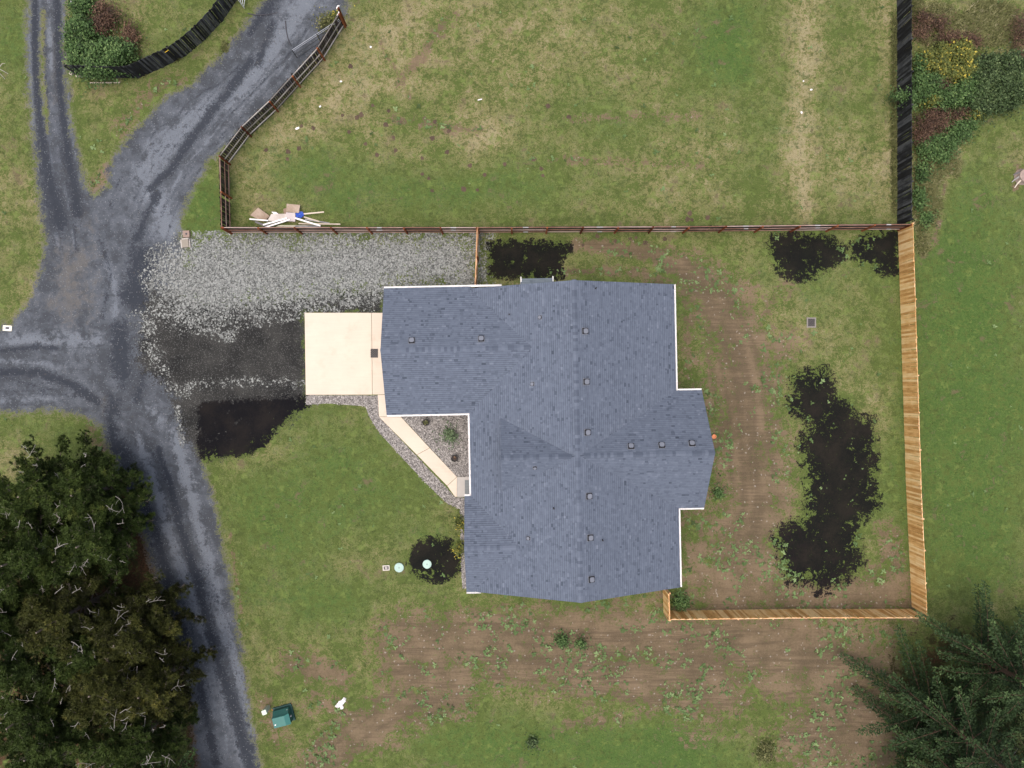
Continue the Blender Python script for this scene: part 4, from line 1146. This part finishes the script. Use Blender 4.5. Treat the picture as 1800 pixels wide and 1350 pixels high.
sheet([(499,368),(507,366),(507,377),(500,377)], .12, .025, PLY, "plywood_sheet", "small brown board end left of the tan plywood square", "sheet", .02, G)
sheet([(479,373.5),(487,374),(492,378),(484,378)], .20, .025, WLUM, "plywood_sheet", "small white board end above the pale cream sheet", "sheet", .04, G)
def plank(a, b, w_, z0, z1, mat, lab, th=.04):
    a, b = P(*a), P(*b); L = (b-a).length; mb = MB(); mb.box((0,0,0), (L, w_, th))
    o = mb.build("plank", mat, None, ((a.x+b.x)/2, (a.y+b.y)/2, (z0+z1)/2)); o.rotation_euler = (0, -math.atan2(z1-z0, L), math.atan2(b.y-a.y, b.x-a.x))
    return tag(o, lab, "plank", "planks of the rubbish pile")
plank((465,397),(507,385.5), .11, .30, .34, WLUM, "upper of two white planks lying parallel in the rubbish pile")
plank((468,401),(512,388), .11, .24, .36, WLUM, "lower of two white planks lying parallel in the rubbish pile")
plank((521.5,385.5),(565,398.5), .11, .38, .24, WLUM, "white plank slanting down to the right below the blue tarp")
plank((441,386.5),(474,389.5), .09, .26, .30, WLUM, "white plank at the left end under the cornerwise plywood sheet")
plank((526,394),(599,394.8), .09, .16, .12, LUM, "long pale plank reaching furthest right from the rubbish pile")
plank((535,377.5),(570,373), .09, .22, .06, LUM, "pale plank pointing up and right beside the blue tarp")
plank((535,382),(562,390), .08, .16, .10, LUM, "pale tan plank right of the blue tarp, under the grey one")
plank((537,386),(580,393), .09, .12, .08, GLUM, "dark grey plank right of the blue tarp")
plank((520,398),(560,398.5), .12, .08, .08, GLUM, "dark grey plank along the rail fence under the white plank")
plank((449,390),(470,398), .14, .06, .06, GLUM, "dark grey plank under the left end of the rubbish pile")
crumple("tarp", P(528.5,379) + Vector((0,0,.2)), "crumpled bright blue tarp in the rubbish pile", "tarp", .62, .50, .22, plain("blue_tarp", (.05,.12,.52), .5, .25, 9), .2, 9)
pb = plank((158,146),(212,145.5), .07, .04, .04, LUM, "thin grey plank lying in the grass below the curved black fence"); del pb['group']
# concrete blocks at the fence corner, cinder blocks by the bush
for (px, py), rz, m_, lab, sz in (((329,412),.05,plain("pinkish_block", (.25,.19,.16), .9, .2, 8),"pinkish concrete block at the corner of the grass triangle",(.46,.46,.18)), ((327.5,428.5),.10,plain("tan_block", (.24,.22,.185), .9, .2, 8),"tan concrete block with grey edge on the pale gravel",(.48,.56,.20))):
    f = thing("concrete_block", P(px, py), lab, "block", "blocks at the gravel corner", rz)
    b = MB(); b.box((0,0,sz[2]/2), sz); b.build("body", m_, f)
    b = MB()
    if rz < .08: b.lathe([(.07,.0),(.07,.012),(.03,.014)], (.02,.0,sz[2]), 10)
    else:
        b.box((-sz[0]/2-.05,0,.07), (.09,sz[1],.14)); b.box((sz[0]/2+.04,-.03,.06), (.07,sz[1],.12)); b.box((0,sz[1]/2+.05,.06), (sz[0],.09,.12))
    b.build("edging" if rz > .08 else "hole_cap", GREYC if rz > .08 else DKG, f)
for (px, py), rz, lab in (((128,128),1.2,"cinder block standing askew beside the two track lane"), ((141,134),.03,"cinder block lying flat at the foot of the green bush")):
    f = thing("cinder_block", P(px, py), lab, "block", "cinder blocks by the bush", rz)
    b = MB()
    for cx, cy, wx, wy in ((0,.08,.40,.035),(0,-.08,.40,.035),(-.18,0,.035,.122),(.18,0,.035,.122),(0,0,.03,.122)): b.box((cx, cy, .1), (wx, wy, .19))
    b.build("block_walls", plain("beige_block", (.50,.47,.40), .9, .1), f)
f = thing("plant_pot", P(1253.5,767), "small orange clay pot at the foot of the east gable wall", "pot")
b = MB(); b.lathe([(.10,0),(.14,.22),(.16,.23),(.16,.28),(.13,.28),(.12,.2)], k=16); b.build("body", plain("clay_orange", (.62,.25,.12), .7, .1), f)
# weathered stump at the right edge
st = thing("tree_stump", P(1797,311), "weathered grey stump in worn grass at the photo's right edge", "stump")
b = MB(); b.lathe([(.58,0),(.5,.15),(.46,.42),(.40,.44)], k=18); b.build("trunk", plain("stump_wood", (.30,.24,.21), .9, .3, 5), st)
for a, L, mm in ((2.6, .75, GLUM), (3.3, .6, GLUM), (3.9, .55, LUM)):
    b = MB(); b.tube([(math.cos(a)*.42, math.sin(a)*.42, .30), (math.cos(a)*.6, math.sin(a)*.6 - .1, .12), (math.cos(a)*.75, math.sin(a)*.75 - .25, .0)], .07, .03, 7); b.build("root", mm, st)
# molehills
MOLE = plain("molehill_soil", (.082,.058,.042), .95, .35, 14)
mole = [(450+a/3.97, b_/3.97) for a, b_ in ((815,735),(705,820),(735,800),(605,805),(650,920),(905,870),(1005,855),(1175,825),(1250,850),(1345,915),(960,960),(765,1005),(300,1035),(70,1047),(225,1060),(975,1050),(845,1080),(1160,1105),(1335,1060),(1230,965),(925,775),(400,895),(318,878),(1205,1245),(1595,1220),(1160,1215),(660,465),(1230,1330),(1545,1325),(1450,1320),(1495,1155),(1735,1145),(220,1110))]
mole += [(900+a/3.97, b_/3.97) for a, b_ in ((205,1180),(215,1225),(150,1110),(250,740),(395,815))]
yard = [(900+a/3.97, 340+b_/3.97) for a, b_ in ((595,300),(720,330),(865,310),(825,315),(1065,318),(930,345),(495,360))]
mole += [(900+a/3.97, 340+b_/3.97) for a, b_ in ((1240,140),(1225,180),(1255,185),(1365,170))]
mm = []
for k in range(4):
    mb = MB(); n = 14; vs = []
    for r_, z in ((1,-.01),(.85,.05),(.55,.10),(.2,.13)):
        for j in range(n):
            q = r_*(1 + .18*rng.normal()); vs.append((q*math.cos(j*2*math.pi/n), q*math.sin(j*2*math.pi/n), z*(1+.3*rng.normal())*.9))
    mb.add(vs, [(i_*n+j, i_*n+(j+1) % n, (i_+1)*n+(j+1) % n, (i_+1)*n+j) for i_ in range(3) for j in range(n)] + [tuple(range(3*n, 4*n))]); mm.append(mb.mesh("molehill", MOLE))
for k, (px, py) in enumerate(mole + yard):
    o = link("molehill", mm[k % 4], None, P(px, py)); s_ = .12 + .07*rng.random(); o.scale = (s_, s_*(.8+.3*rng.random()), s_*.9); o.rotation_euler.z = rng.random()*6
    tag(o, "small brown molehill in the grass of the upper field" if k < len(mole) else "small brown molehill in the yard just below the long rail fence", "molehill", "molehills in the upper field" if k < len(mole) else "molehills below the rail fence")

# ------------------------------------------------------------------ trees and shrubs
BARK = plain("grey_bark", (.16,.135,.115), .95, .3, 6); BARKR = plain("brown_bark", (.10,.065,.045), .95, .3, 6)
DEADW = plain("bare_grey_twig", (.31,.30,.28), .8, .2, 5)
def leafmat(name, stops, var=.22, sc_=3.0, rough=.65):
    return tinted(name, stops, rough, var, sc_, .25)
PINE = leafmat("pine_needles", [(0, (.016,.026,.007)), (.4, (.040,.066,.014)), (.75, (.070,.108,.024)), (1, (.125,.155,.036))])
PINEB = leafmat("browned_pine_needles", [(0, (.018,.020,.006)), (.4, (.044,.052,.012)), (.75, (.080,.090,.022)), (1, (.145,.14,.034))])
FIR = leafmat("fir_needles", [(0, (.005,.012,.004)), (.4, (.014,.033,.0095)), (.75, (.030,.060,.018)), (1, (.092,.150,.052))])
FIRY = leafmat("cedar_foliage", [(0, (.010,.017,.005)), (.4, (.026,.042,.012)), (.75, (.048,.070,.020)), (1, (.105,.125,.048))])

def rand_dirs(n, zmin=-1.0):
    a = rng.random(n)*2*np.pi; z = zmin + (1-zmin)*rng.random(n); r = np.sqrt(np.clip(1-z*z, 0, 1))
    return np.stack([np.cos(a)*r, np.sin(a)*r, z], 1)
def needle_tufts(c, n, L, W, tint, ax=None):
    """bursts of n thin needles at points c"""
    N = len(c)*n
    dd = rand_dirs(N, -.25)
    if ax is not None: dd = dd + np.repeat(ax, n, 0)*.7; dd /= np.linalg.norm(dd, axis=1)[:,None]
    b = np.repeat(c, n, 0); l = L*(.7 + .6*rng.random(N))[:,None]
    s = np.cross(dd, rand_dirs(N)); s /= (np.linalg.norm(s, axis=1)[:,None] + 1e-9)
    v = np.stack([b + s*W, b - s*W, b + dd*l], 1).reshape(-1, 3)
    return v, np.repeat(tint, n*3)

def pine(cx, cy, zc, rad, lab, seed, mat=PINE, ntw=11):
    """spreading pine whose crown shows at photo pixel cx, cy when its middle is zc metres up"""
    global rng
    rng_old = rng; rng = np.random.default_rng(seed)
    c = P(cx, cy, zc); base = Vector((c.x, c.y, 0)); h = zc*1.35
    t = thing("pine_tree", base, lab, "tree", "pines in the photo's lower left corner")
    tk = MB(); k = 8
    trunk = [Vector((.25*math.sin(j*.9+seed)*j/k, .25*math.cos(j*.7+seed)*j/k, h*j/k)) for j in range(k+1)]
    tk.tube(trunk, .20, .05, 8)
    tips, axs, tone = [], [], []
    nl = 30
    dead = MB()
    for i_ in range(nl):
        f_ = .26 + .72*i_/nl
        p0 = trunk[0].lerp(trunk[-1], f_) if False else trunk[min(k, int(f_*k))]
        a = i_*2.4 + rng.normal(0, .25)
        L = rad*(1.08 - .72*max(0, f_-.45)/.55)*(.72 + .42*rng.random())
        up = .10 + .55*(f_-.3) + rng.normal(0, .08)
        pts = [p0]
        dirv = Vector((math.cos(a), math.sin(a), up))
        for s_ in range(1, 6):
            dirv = dirv + Vector((rng.normal(0,.12), rng.normal(0,.12), rng.normal(0,.06) + .03))
            pts.append(pts[-1] + dirv.normalized()*(L/5))
        tk.tube(pts, .055, .016, 5)
        ltone = rng.normal(0, .07)
        for s_ in range(int(16 + 8*rng.random())):
            u = .30 + .72*rng.random()
            j = min(4, int(u*5)); q = pts[j].lerp(pts[j+1], min(1, u*5-j))
            sd = Vector((rng.normal(), rng.normal(), abs(rng.normal())*.55)).normalized()
            ll = .25 + .55*rng.random()
            e = q + sd*ll
            tk.tube([q, q.lerp(e,.5) + Vector((0,0,.04)), e], .014, .006, 3, cap=False)
            m_ = 5 + int(5*rng.random())
            clump = rng.normal(0, .17)
            for w_ in range(m_):
                ee = q.lerp(e, .35 + .7*rng.random()) + Vector((rng.normal(0,.13), rng.normal(0,.13), rng.normal(0,.07)))
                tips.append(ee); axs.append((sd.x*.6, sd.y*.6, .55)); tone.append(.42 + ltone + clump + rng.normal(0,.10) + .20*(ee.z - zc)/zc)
    for i_ in range(ntw):                                       # bare grey shoots standing out of the crown
        a = rng.random()*6.28; r_ = rad*(.15 + .85*math.sqrt(rng.random()))
        z = zc*1.02 + .40*rad*(1 - (r_/rad)**2) + rng.normal(0, .2)
        q = Vector((math.cos(a)*r_, math.sin(a)*r_, z + .1))
        aa = a + rng.normal(0, .9); L = .4 + 1.1*rng.random()**2.2
        pts = [q]; dv = Vector((math.cos(aa), math.sin(aa), .18))
        for s_ in range(4):
            dv = dv + Vector((rng.normal(0,.28), rng.normal(0,.28), rng.normal(0,.08))); pts.append(pts[-1] + dv.normalized()*L/4)
        th = .012 + .014*rng.random()**2
        dead.tube(pts, th, .008, 4, cap=False)
        for s_ in range(1 + int(3*rng.random())):
            j = rng.integers(1, 4); b2 = Vector((dv.y, -dv.x, .15)).normalized()*(1 if rng.random() < .5 else -1) + dv.normalized()*.7
            dead.tube([pts[j], pts[j] + b2.normalized()*L*.18 + Vector((0,0,.02)), pts[j] + b2.normalized()*L*.34 + Vector((rng.normal(0,.04), rng.normal(0,.04), .02))], th*.7, .006, 3, cap=False)
    tips = np.array([tuple(v) for v in tips]); axs = np.array(axs); tone = np.clip(np.array(tone), 0, 1)
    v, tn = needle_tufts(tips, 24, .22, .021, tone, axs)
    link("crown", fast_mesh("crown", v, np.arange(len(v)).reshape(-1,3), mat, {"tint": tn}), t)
    tk.build("trunk", BARK, t)
    dead.build("bare_twigs", DEADW, t)['kind'] = 'stuff'
    rng = rng_old
pines = [(152,866,5.0,2.6,"spreading olive pine leaning over the lane just below the junction, with bare grey shoots"),
    (62,872,5.5,3.2,"dark pine at the photo's left edge, uppermost of the pines below the junction"),
    (40,985,6.0,3.2,"pine at the photo's left edge, second from the top of the corner pines"),
    (165,950,5.0,2.6,"pine behind the lane with long curved bare shoots, above the rusty litter"),
    (110,1085,6.0,3.5,"broad dark pine in the middle of the left corner group"),
    (232,1112,5.0,2.8,"pine reaching over the lane beside the rusty litter strip"),
    (20,1165,6.5,3.4,"tall pine at the photo's left edge with thick forked grey limbs"),
    (185,1205,6.0,3.3,"dense olive pine in the lower middle of the corner group"),
    (262,1212,5.0,2.6,"pine with its tip nearest the lane, above the drooping fir branches"),
    (120,978,4.6,2.6,"low pine filling the gap left of the one with long curved bare shoots"),
    (55,1250,5.5,3.2,"dark pine between the tall forked one and the photo's lower left corner"),
    (-12,925,5.4,2.8,"pine cut by the photo's left edge, between the two uppermost there"),
    (-8,1085,5.6,3.0,"pine cut by the photo's left edge, just above the tall forked one"),
    (150,1140,5.2,2.8,"mid sized pine in the heart of the left corner group"),
    (80,1310,6.5,3.5,"dark pine at the photo's lower left corner"),
    (222,1320,5.5,2.9,"pine at the photo's lower edge between the corner and the fir")]
for k, (a, b_, c_, r_, lab) in enumerate(pines): pine(a, b_, c_, r_, lab, 100+k, PINEB if k in (4, 5, 7, 8) else PINE)

def fir(px, py, h, L0, lab, seed, mat=FIR, z0=1.2, group=None, nb=74, droop=.16, bare=0.0):
    """conifer standing on photo ground pixel px, py: whorls of flat feathery branches"""
    global rng
    rng_old = rng; rng = np.random.default_rng(seed)
    t = thing("fir_tree", P(px, py), lab, "tree", group)
    tk = MB(); tk.tube([(0,0,0),(0,0,h*.5),(0,0,h)], .26, .03, 9)
    lv, lt = [], []
    dw = MB()
    for i_ in range(nb):
        f_ = (i_ + rng.random())/nb
        z = z0 + (h - z0)*f_**1.08
        L = (L0*(1 - f_)**.72 + .25)*((.75 + .4*rng.random()) if i_ % 5 < 3 else .30 + .25*rng.random())
        a = i_*2.39996 + rng.normal(0, .2)
        d0 = Vector((math.cos(a), math.sin(a), 0)); sd = Vector((-d0.y, d0.x, 0))
        n = max(6, int(L/.17)); pts = []
        bend = rng.normal(0, .10)
        for s_ in range(n+1):
            u = s_/n
            pts.append(Vector((0,0,z)) + d0*(L*u) + sd*(L*bend*u*u) + Vector((0,0, L*(.10*u - droop*2.9*u*u + .20*u**3))))
        isbare = rng.random() < bare
        (dw if isbare else tk).tube(pts, .012 + .006*L, .006, 4, cap=False)
        bt = rng.normal(0, .08)
        for s_ in range(1, n+1):
            u = s_/n
            if u < .14: continue
            for sg in (-1, 1):
                tl = (.34 + .11*L)*min(1, u*3.5)*(1.02-u)**.42*(.7 + .5*rng.random())
                td = (sd*sg*1.0 + d0*(1.0 + .4*rng.random()) + Vector((0,0,-.12 + rng.normal(0,.12)))).normalized()
                q = pts[s_]
                if isbare and u < .8:
                    dw.tube([q, q + td*tl*.6, q + td*tl + Vector((0,0,-.05))], .008, .004, 3, cap=False); continue
                m_ = max(4, int(tl/.05))
                us = (np.arange(m_) + rng.random(m_))/m_
                c = np.array(q)[None] + np.array(td)[None]*tl*us[:,None] + np.array([0,0,-.10])[None]*tl*(us**2)[:,None] + rng.normal(0, .022, (m_,3))
                ld = np.array(td)[None]*.8 + rng.normal(0, .55, (m_,3)); ld /= np.linalg.norm(ld, axis=1)[:,None]
                s3 = np.cross(ld, np.array([0,0,1.0])[None] + rng.normal(0,.35,(m_,3))); s3 /= np.linalg.norm(s3, axis=1)[:,None] + 1e-9
                ll = (.15 + .09*rng.random(m_))[:,None]; w_ = .044
                lv.append(np.stack([c, c + ld*ll*.5 + s3*w_, c + ld*ll, c + ld*ll*.5 - s3*w_], 1).reshape(-1,3))
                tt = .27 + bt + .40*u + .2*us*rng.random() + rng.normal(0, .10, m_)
                lt.append(np.repeat(np.clip(tt, 0, 1), 4))
    v = np.concatenate(lv); tn = np.concatenate(lt)
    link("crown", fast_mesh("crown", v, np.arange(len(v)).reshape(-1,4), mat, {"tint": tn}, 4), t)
    tk.build("trunk", BARKR, t)
    if dw.n: dw.build("bare_twigs", DEADW, t)['kind'] = 'stuff'
    rng = rng_old
GF = "firs in the photo's lower right corner"
fir(1592,1215,13,5.2,"dark fir whose lowest branch tip points furthest left over the bare dirt", 201, FIR, 1.4, GF)
fir(1668,1122,12,4.6,"dark fir hiding the corner where the two cedar fences meet", 202, FIR, 2.7, GF)
fir(1605,1295,12,5.0,"fir with low branches over the weedy dirt, below the furthest left one", 203, FIR, 1.0, GF)
fir(1782,1138,14,4.4,"fir at the photo's right edge with upright tips over the neighbour's lawn", 204, FIR, 1.5, GF)
fir(1680,1255,14,4.8,"fir with grey bare feathery limbs in the middle of the lower right corner", 205, FIRY, 2.0, GF, 72, .10, .22)
fir(1650,1368,11,4.6,"yellowish conifer at the photo's lower edge in the right corner", 206, FIRY, 1.0, GF)
fir(1745,1250,15,4.4,"tall dark fir against the right edge below the neighbour's lawn", 207, FIR, 2.0, GF)
fir(322,1340,9,3.9,"fir at the photo's lower edge with drooping branches over the lane", 208, FIR, 1.2, "firs beside the lower lane", 60)
fir(256,1400,9,4.0,"fir cut by the photo's lower edge beside the corner pines", 209, FIRY, 1.0, "firs beside the lower lane", 56)

def leaf_cloud(c, n, L, W, tint):
    N = len(c)
    dd = rand_dirs(N, -.3); dd[:,2] = dd[:,2]*.45
    dd /= np.linalg.norm(dd, axis=1)[:,None]
    nn = np.array([0,0,1.0])[None] + rng.normal(0, .5, (N,3))
    s = np.cross(dd, nn); s /= np.linalg.norm(s, axis=1)[:,None] + 1e-9
    l = L*(.65 + .7*rng.random(N))[:,None]; w_ = W*(.7 + .6*rng.random(N))[:,None]
    v = np.stack([c, c + dd*l*.5 + s*w_, c + dd*l, c + dd*l*.5 - s*w_], 1).reshape(-1,3)
    return v, np.repeat(tint, 4)
def shrub(name, blobs, n, L, W, mat, lab, cat, seed, stem=BARKR, group=None, nst=40):
    """blobs: (px, py, rx px, ry px, height m) domes of leaves"""
    global rng
    rng_old = rng; rng = np.random.default_rng(seed)
    c0 = P(blobs[0][0], blobs[0][1]); t = thing(name, c0, lab, cat, group)
    area = np.array([b[2]*b[3] for b in blobs]); vs, ts = [], []
    st = MB()
    for (px, py, rx, ry, h), ar in zip(blobs, area):
        m_ = int(n*ar/area.sum())
        # clumps of leaves on a lumpy dome
        nc = max(6, m_//26)
        a = rng.random(nc)*2*np.pi; r_ = np.sqrt(rng.random(nc))*(.92 + .16*rng.normal(size=nc))
        r_ = np.clip(r_, 0, 1.15)
        zz = h*(.25 + .75*np.sqrt(np.clip(1 - (r_/1.18)**2, 0, 1)))*(.62 + .42*rng.random(nc))
        o = P(px, py, h*.7) - c0
        cc = np.stack([o.x + np.cos(a)*r_*rx*.04, o.y + np.sin(a)*r_*ry*.04, zz], 1)
        ci = rng.integers(nc, size=m_)
        c = cc[ci] + rng.normal(0, 1, (m_,3))*np.array([.16,.16,.11])
        c[:,2] = np.maximum(c[:,2], .03)
        far = rng.random(m_) < .22
        c[far, :2] += rng.normal(0, .45, (int(far.sum()), 2)); c[far, 2] *= .6
        ct = rng.normal(0, .19, nc)
        v, tn = leaf_cloud(c, m_, L, W, np.clip(.46 + ct[ci] + rng.normal(0, .18, m_) + .10*(c[:,2]/h - .6), 0, 1))
        vs.append(v); ts.append(tn)
        for k in range(int(nst*ar/area.sum()) + 2):
            q = cc[rng.integers(nc)]
            st.tube([(o.x + rng.normal(0,.2), o.y + rng.normal(0,.2), 0), (o.x*.5+q[0]*.5, o.y*.5+q[1]*.5, q[2]*.7), tuple(q)], .018, .006, 4, cap=False)
    v = np.concatenate(vs); link("foliage", fast_mesh("foliage", v, np.arange(len(v)).reshape(-1,4), mat, {"tint": np.concatenate(ts)}, 4), t)
    st.build("stems", stem, t)
    rng = rng_old
    return t
LAUREL = leafmat("bramble_leaf", [(0, (.014,.030,.008)), (.4, (.042,.088,.024)), (.75, (.075,.140,.042)), (1, (.140,.215,.075))], .2, 4)
DGREEN = leafmat("deep_green_leaf", [(0, (.012,.024,.008)), (.4, (.034,.062,.020)), (.75, (.062,.100,.036)), (1, (.12,.17,.07))], .2, 4)
YELLOW = leafmat("yellowing_leaf", [(0, (.034,.046,.010)), (.4, (.085,.110,.026)), (.75, (.150,.160,.036)), (1, (.40,.33,.05))], .25, 4)
BROWNL = leafmat("withered_leaf", [(0, (.024,.014,.010)), (.4, (.064,.038,.026)), (.75, (.12,.070,.046)), (1, (.20,.135,.080))], .25, 4)
OLIVE = leafmat("olive_leaf", [(0, (.030,.036,.012)), (.4, (.075,.085,.028)), (.75, (.125,.135,.050)), (1, (.22,.21,.10))], .2, 4)
shrub("bramble_bush", [(150,98,32,26,1.7),(195,95,34,28,1.6),(140,60,26,30,1.5),(170,120,34,10,1.8)], 15000, .16, .055, LAUREL, "big green bush at the upper left behind the curved black fence", "bush", 301)
shrub("bramble_bush", [(180,25,26,24,1.0),(168,50,16,16,1.0),(228,62,14,24,.6)], 3500, .15, .03, BROWNL, "withered brown bush above the big green bush", "bush", 302)
shrub("bramble_bush", [(143,8,18,22,1.2)], 2600, .15, .05, LAUREL, "small green bush cut by the photo's upper edge at left", "bush", 303)
GB = "brambles beside the straight black fence"
shrub("bramble_bush", [(1640,112,30,20,1.2),(1690,92,22,20,1.0),(1676,132,30,16,1.2),(1655,92,16,14,.9),(1700,120,14,16,1.1),(1712,200,10,8,1.0),(1640,180,10,8,1.3)], 8200, .15, .052, YELLOW, "yellowing bramble bush against the straight black fence", "bush", 304, group=GB)
shrub("bramble_bush", [(1632,150,28,22,1.4),(1690,165,28,20,1.3),(1660,175,24,14,1.2),(1712,150,18,20,1.2),(1618,118,10,16,1.2)], 9500, .15, .052, LAUREL, "mid green bramble just below the yellowing one", "bush", 305, group=GB)
shrub("bramble_bush", [(1745,150,38,34,1.5),(1775,118,32,26,1.5),(1722,185,24,16,1.2),(1785,160,22,22,1.3),(1735,112,22,16,1.2),(1760,180,22,14,1.1)], 16000, .15, .052, DGREEN, "dark green bramble mound at the edge of the neighbour's lawn", "bush", 306, group=GB)
shrub("bramble_bush", [(1640,212,36,26,.9),(1684,198,24,10,.8),(1622,240,14,20,.7),(1700,75,26,14,.7),(1655,148,14,8,1.5),(1668,66,20,12,.8)], 6500, .16, .022, BROWNL, "withered reddish brown bramble below the green ones", "bush", 307, group=GB)
shrub("bramble_bush", [(1660,250,26,14,.8),(1685,232,20,16,.8),(1632,262,18,16,.7),(1655,275,14,10,.6),(1622,300,9,18,.5),(1616,350,8,22,.4),(1702,218,16,12,.7),(1628,385,9,13,.4)], 7000, .14, .05, LAUREL, "low green bramble between withered canes and tall grass", "bush", 308, group=GB)
shrub("bramble_bush", [(1620,45,16,30,.7),(1650,40,22,14,.6),(1700,70,24,12,.6),(1795,60,14,40,.8),(1798,105,12,20,.7)], 4200, .16, .022, BROWNL, "withered brown canes at the top right, above the yellowing bramble", "bush", 309, group=GB)
shrub("vine", [(1592,169,20,4,1.95),(1603,180,5,14,1.6)], 900, .12, .045, LAUREL, "green vine strand climbing over the straight black fence", "vine", 310, nst=8)
# tall grass strip below the brambles
RANK = leafmat("rank_grass", [(0, (.050,.058,.018)), (.4, (.105,.118,.040)), (.75, (.19,.19,.085)), (1, (.34,.32,.20))], .2, 4)
def tall_grass(name, blobs, n, L, mat, lab, seed):
    global rng
    rng_old = rng; rng = np.random.default_rng(seed); vs, ts = [], []
    ar = np.array([b[2]*b[3] for b in blobs])
    for (px, py, rx, ry), a_ in zip(blobs, ar):
        m_ = int(n*a_/ar.sum()); a = rng.random(m_)*2*np.pi; r_ = np.sqrt(rng.random(m_))
        o = P(px, py); x_ = o.x + np.cos(a)*r_*rx*.04; y_ = o.y + np.sin(a)*r_*ry*.04
        v, f_ = tris_at(x_, y_, np.zeros(m_), 5, L, .030, .09); vs.append(v); ts.append(np.repeat(np.clip(rng.normal(.5,.2,m_),0,1), 15))
    v = np.concatenate(vs)
    tag(link(name, fast_mesh(name, v, np.arange(len(v)).reshape(-1,3), mat, {"tint": np.concatenate(ts)})), lab, None, None, 'stuff')
    rng = rng_old
tall_grass("tall_grass", [(1625,325,20,50),(1640,300,22,28),(1615,375,12,30),(1635,360,18,36),(1622,425,12,24),(1660,285,12,18),(1605,50,0,0)][:6] + [(1650,45,40,40),(1740,40,50,40),(1680,290,8,20)], 3000, .34, RANK, "rank tall grass along the straight black fence", 401)
tall_grass("tall_grass", [(1572,200,5,180),(1612,20,8,40),(396,84,4,8),(240,128,20,5),(300,100,20,8)], 1400, .22, OLIVE, "longer grass along fence feet", 402)
# planting by the house
shrub("shrub", [(789,765,9,10,.6)], 420, .13, .045, leafmat("grey_green_leaf", [(0, (.03,.06,.024)), (.5, (.085,.135,.065)), (1, (.20,.26,.15))]), "small green shrub in the pebble bed, between the two pots", "shrub", 320, nst=8)
for (px, py), lab, m_ in (((749.5,742),"black pot with thin brown plant near the garage eave",OLIVE),((799.5,805),"black pot with reddish brown plant near the walkway",BROWNL)):
    f = thing("potted_plant", P(px, py), lab, "potted plant", "pots in the pebble bed")
    b = MB(); b.lathe([(.17,0),(.235,.26),(.25,.27),(.25,.30),(.22,.30),(.20,.2),(.0,.2)], k=24); b.build("pot", RUB, f)
    v, fa = rosettes(np.array([0.,.05,-.06,.02]), np.array([0.,.06,.03,-.07]), np.full(4,.2), 14, .15, .16)
    link("foliage", fast_mesh("foliage", v, fa, m_, {"tint": np.clip(rng.normal(.5,.25,len(v)//4),0,1).repeat(4)}, 4), f)
for (px, py), lab in (((811.5,920),"yellow flowering shrub at the west wall, nearest the porch"),((809,966),"yellow flowering shrub at the west wall, nearest the mulch circle")):
    shrub("shrub", [(px, py, 6, 9, .45)], 380, .11, .045, YELLOW, lab, "shrub", int(py), nst=6)
for (px, py, r_), lab, m_, sd_ in (((985,1127,10),"bushy green weed clump standing alone on the bare dirt south of the house",LAUREL,330),((1023,1131,5),"small green weed clump right of the bushy one on the dirt",LAUREL,331),
        ((1346,1322,15),"dark brownish weed clump near the photo's lower edge",OLIVE,332),((1195,1055,14),"green weed clump in the inner corner of the cedar fence",LAUREL,333),((1262,868,6),"light green weed clump beside the east gable wall",LAUREL,334),
        ((575,42,14),"yellow green weeds behind the open grey gate",OLIVE,335),((590,30,9),"yellow green weed clump at the gate's end post",YELLOW,336),((935,1305,7),"dark green weed tuft in the grass at the lower edge",DGREEN,337)):
    shrub("weed_clump", [(px, py, r_, r_*.9, .25 + .012*r_)], int(60 + 38*r_), .13, .045, m_, lab, "weed", sd_, nst=5)
# dead branch at the left edge
b = MB(); p0 = P(-8,118)
for pts in ([(0,0,.1),(.5,-.25,.15),(.95,-.5,.05)], [(.3,-.15,.12),(.6,.15,.2),(.8,.2,.15)], [(-.2,-.3,.1),(.4,-.5,.12),(.7,-.85,.05)]): b.tube(pts, .03, .012, 6)
tag(b.build("dead_branch", DEADW, None, p0), "grey dead branch in the grass at the photo's left edge, upper part", "branch")
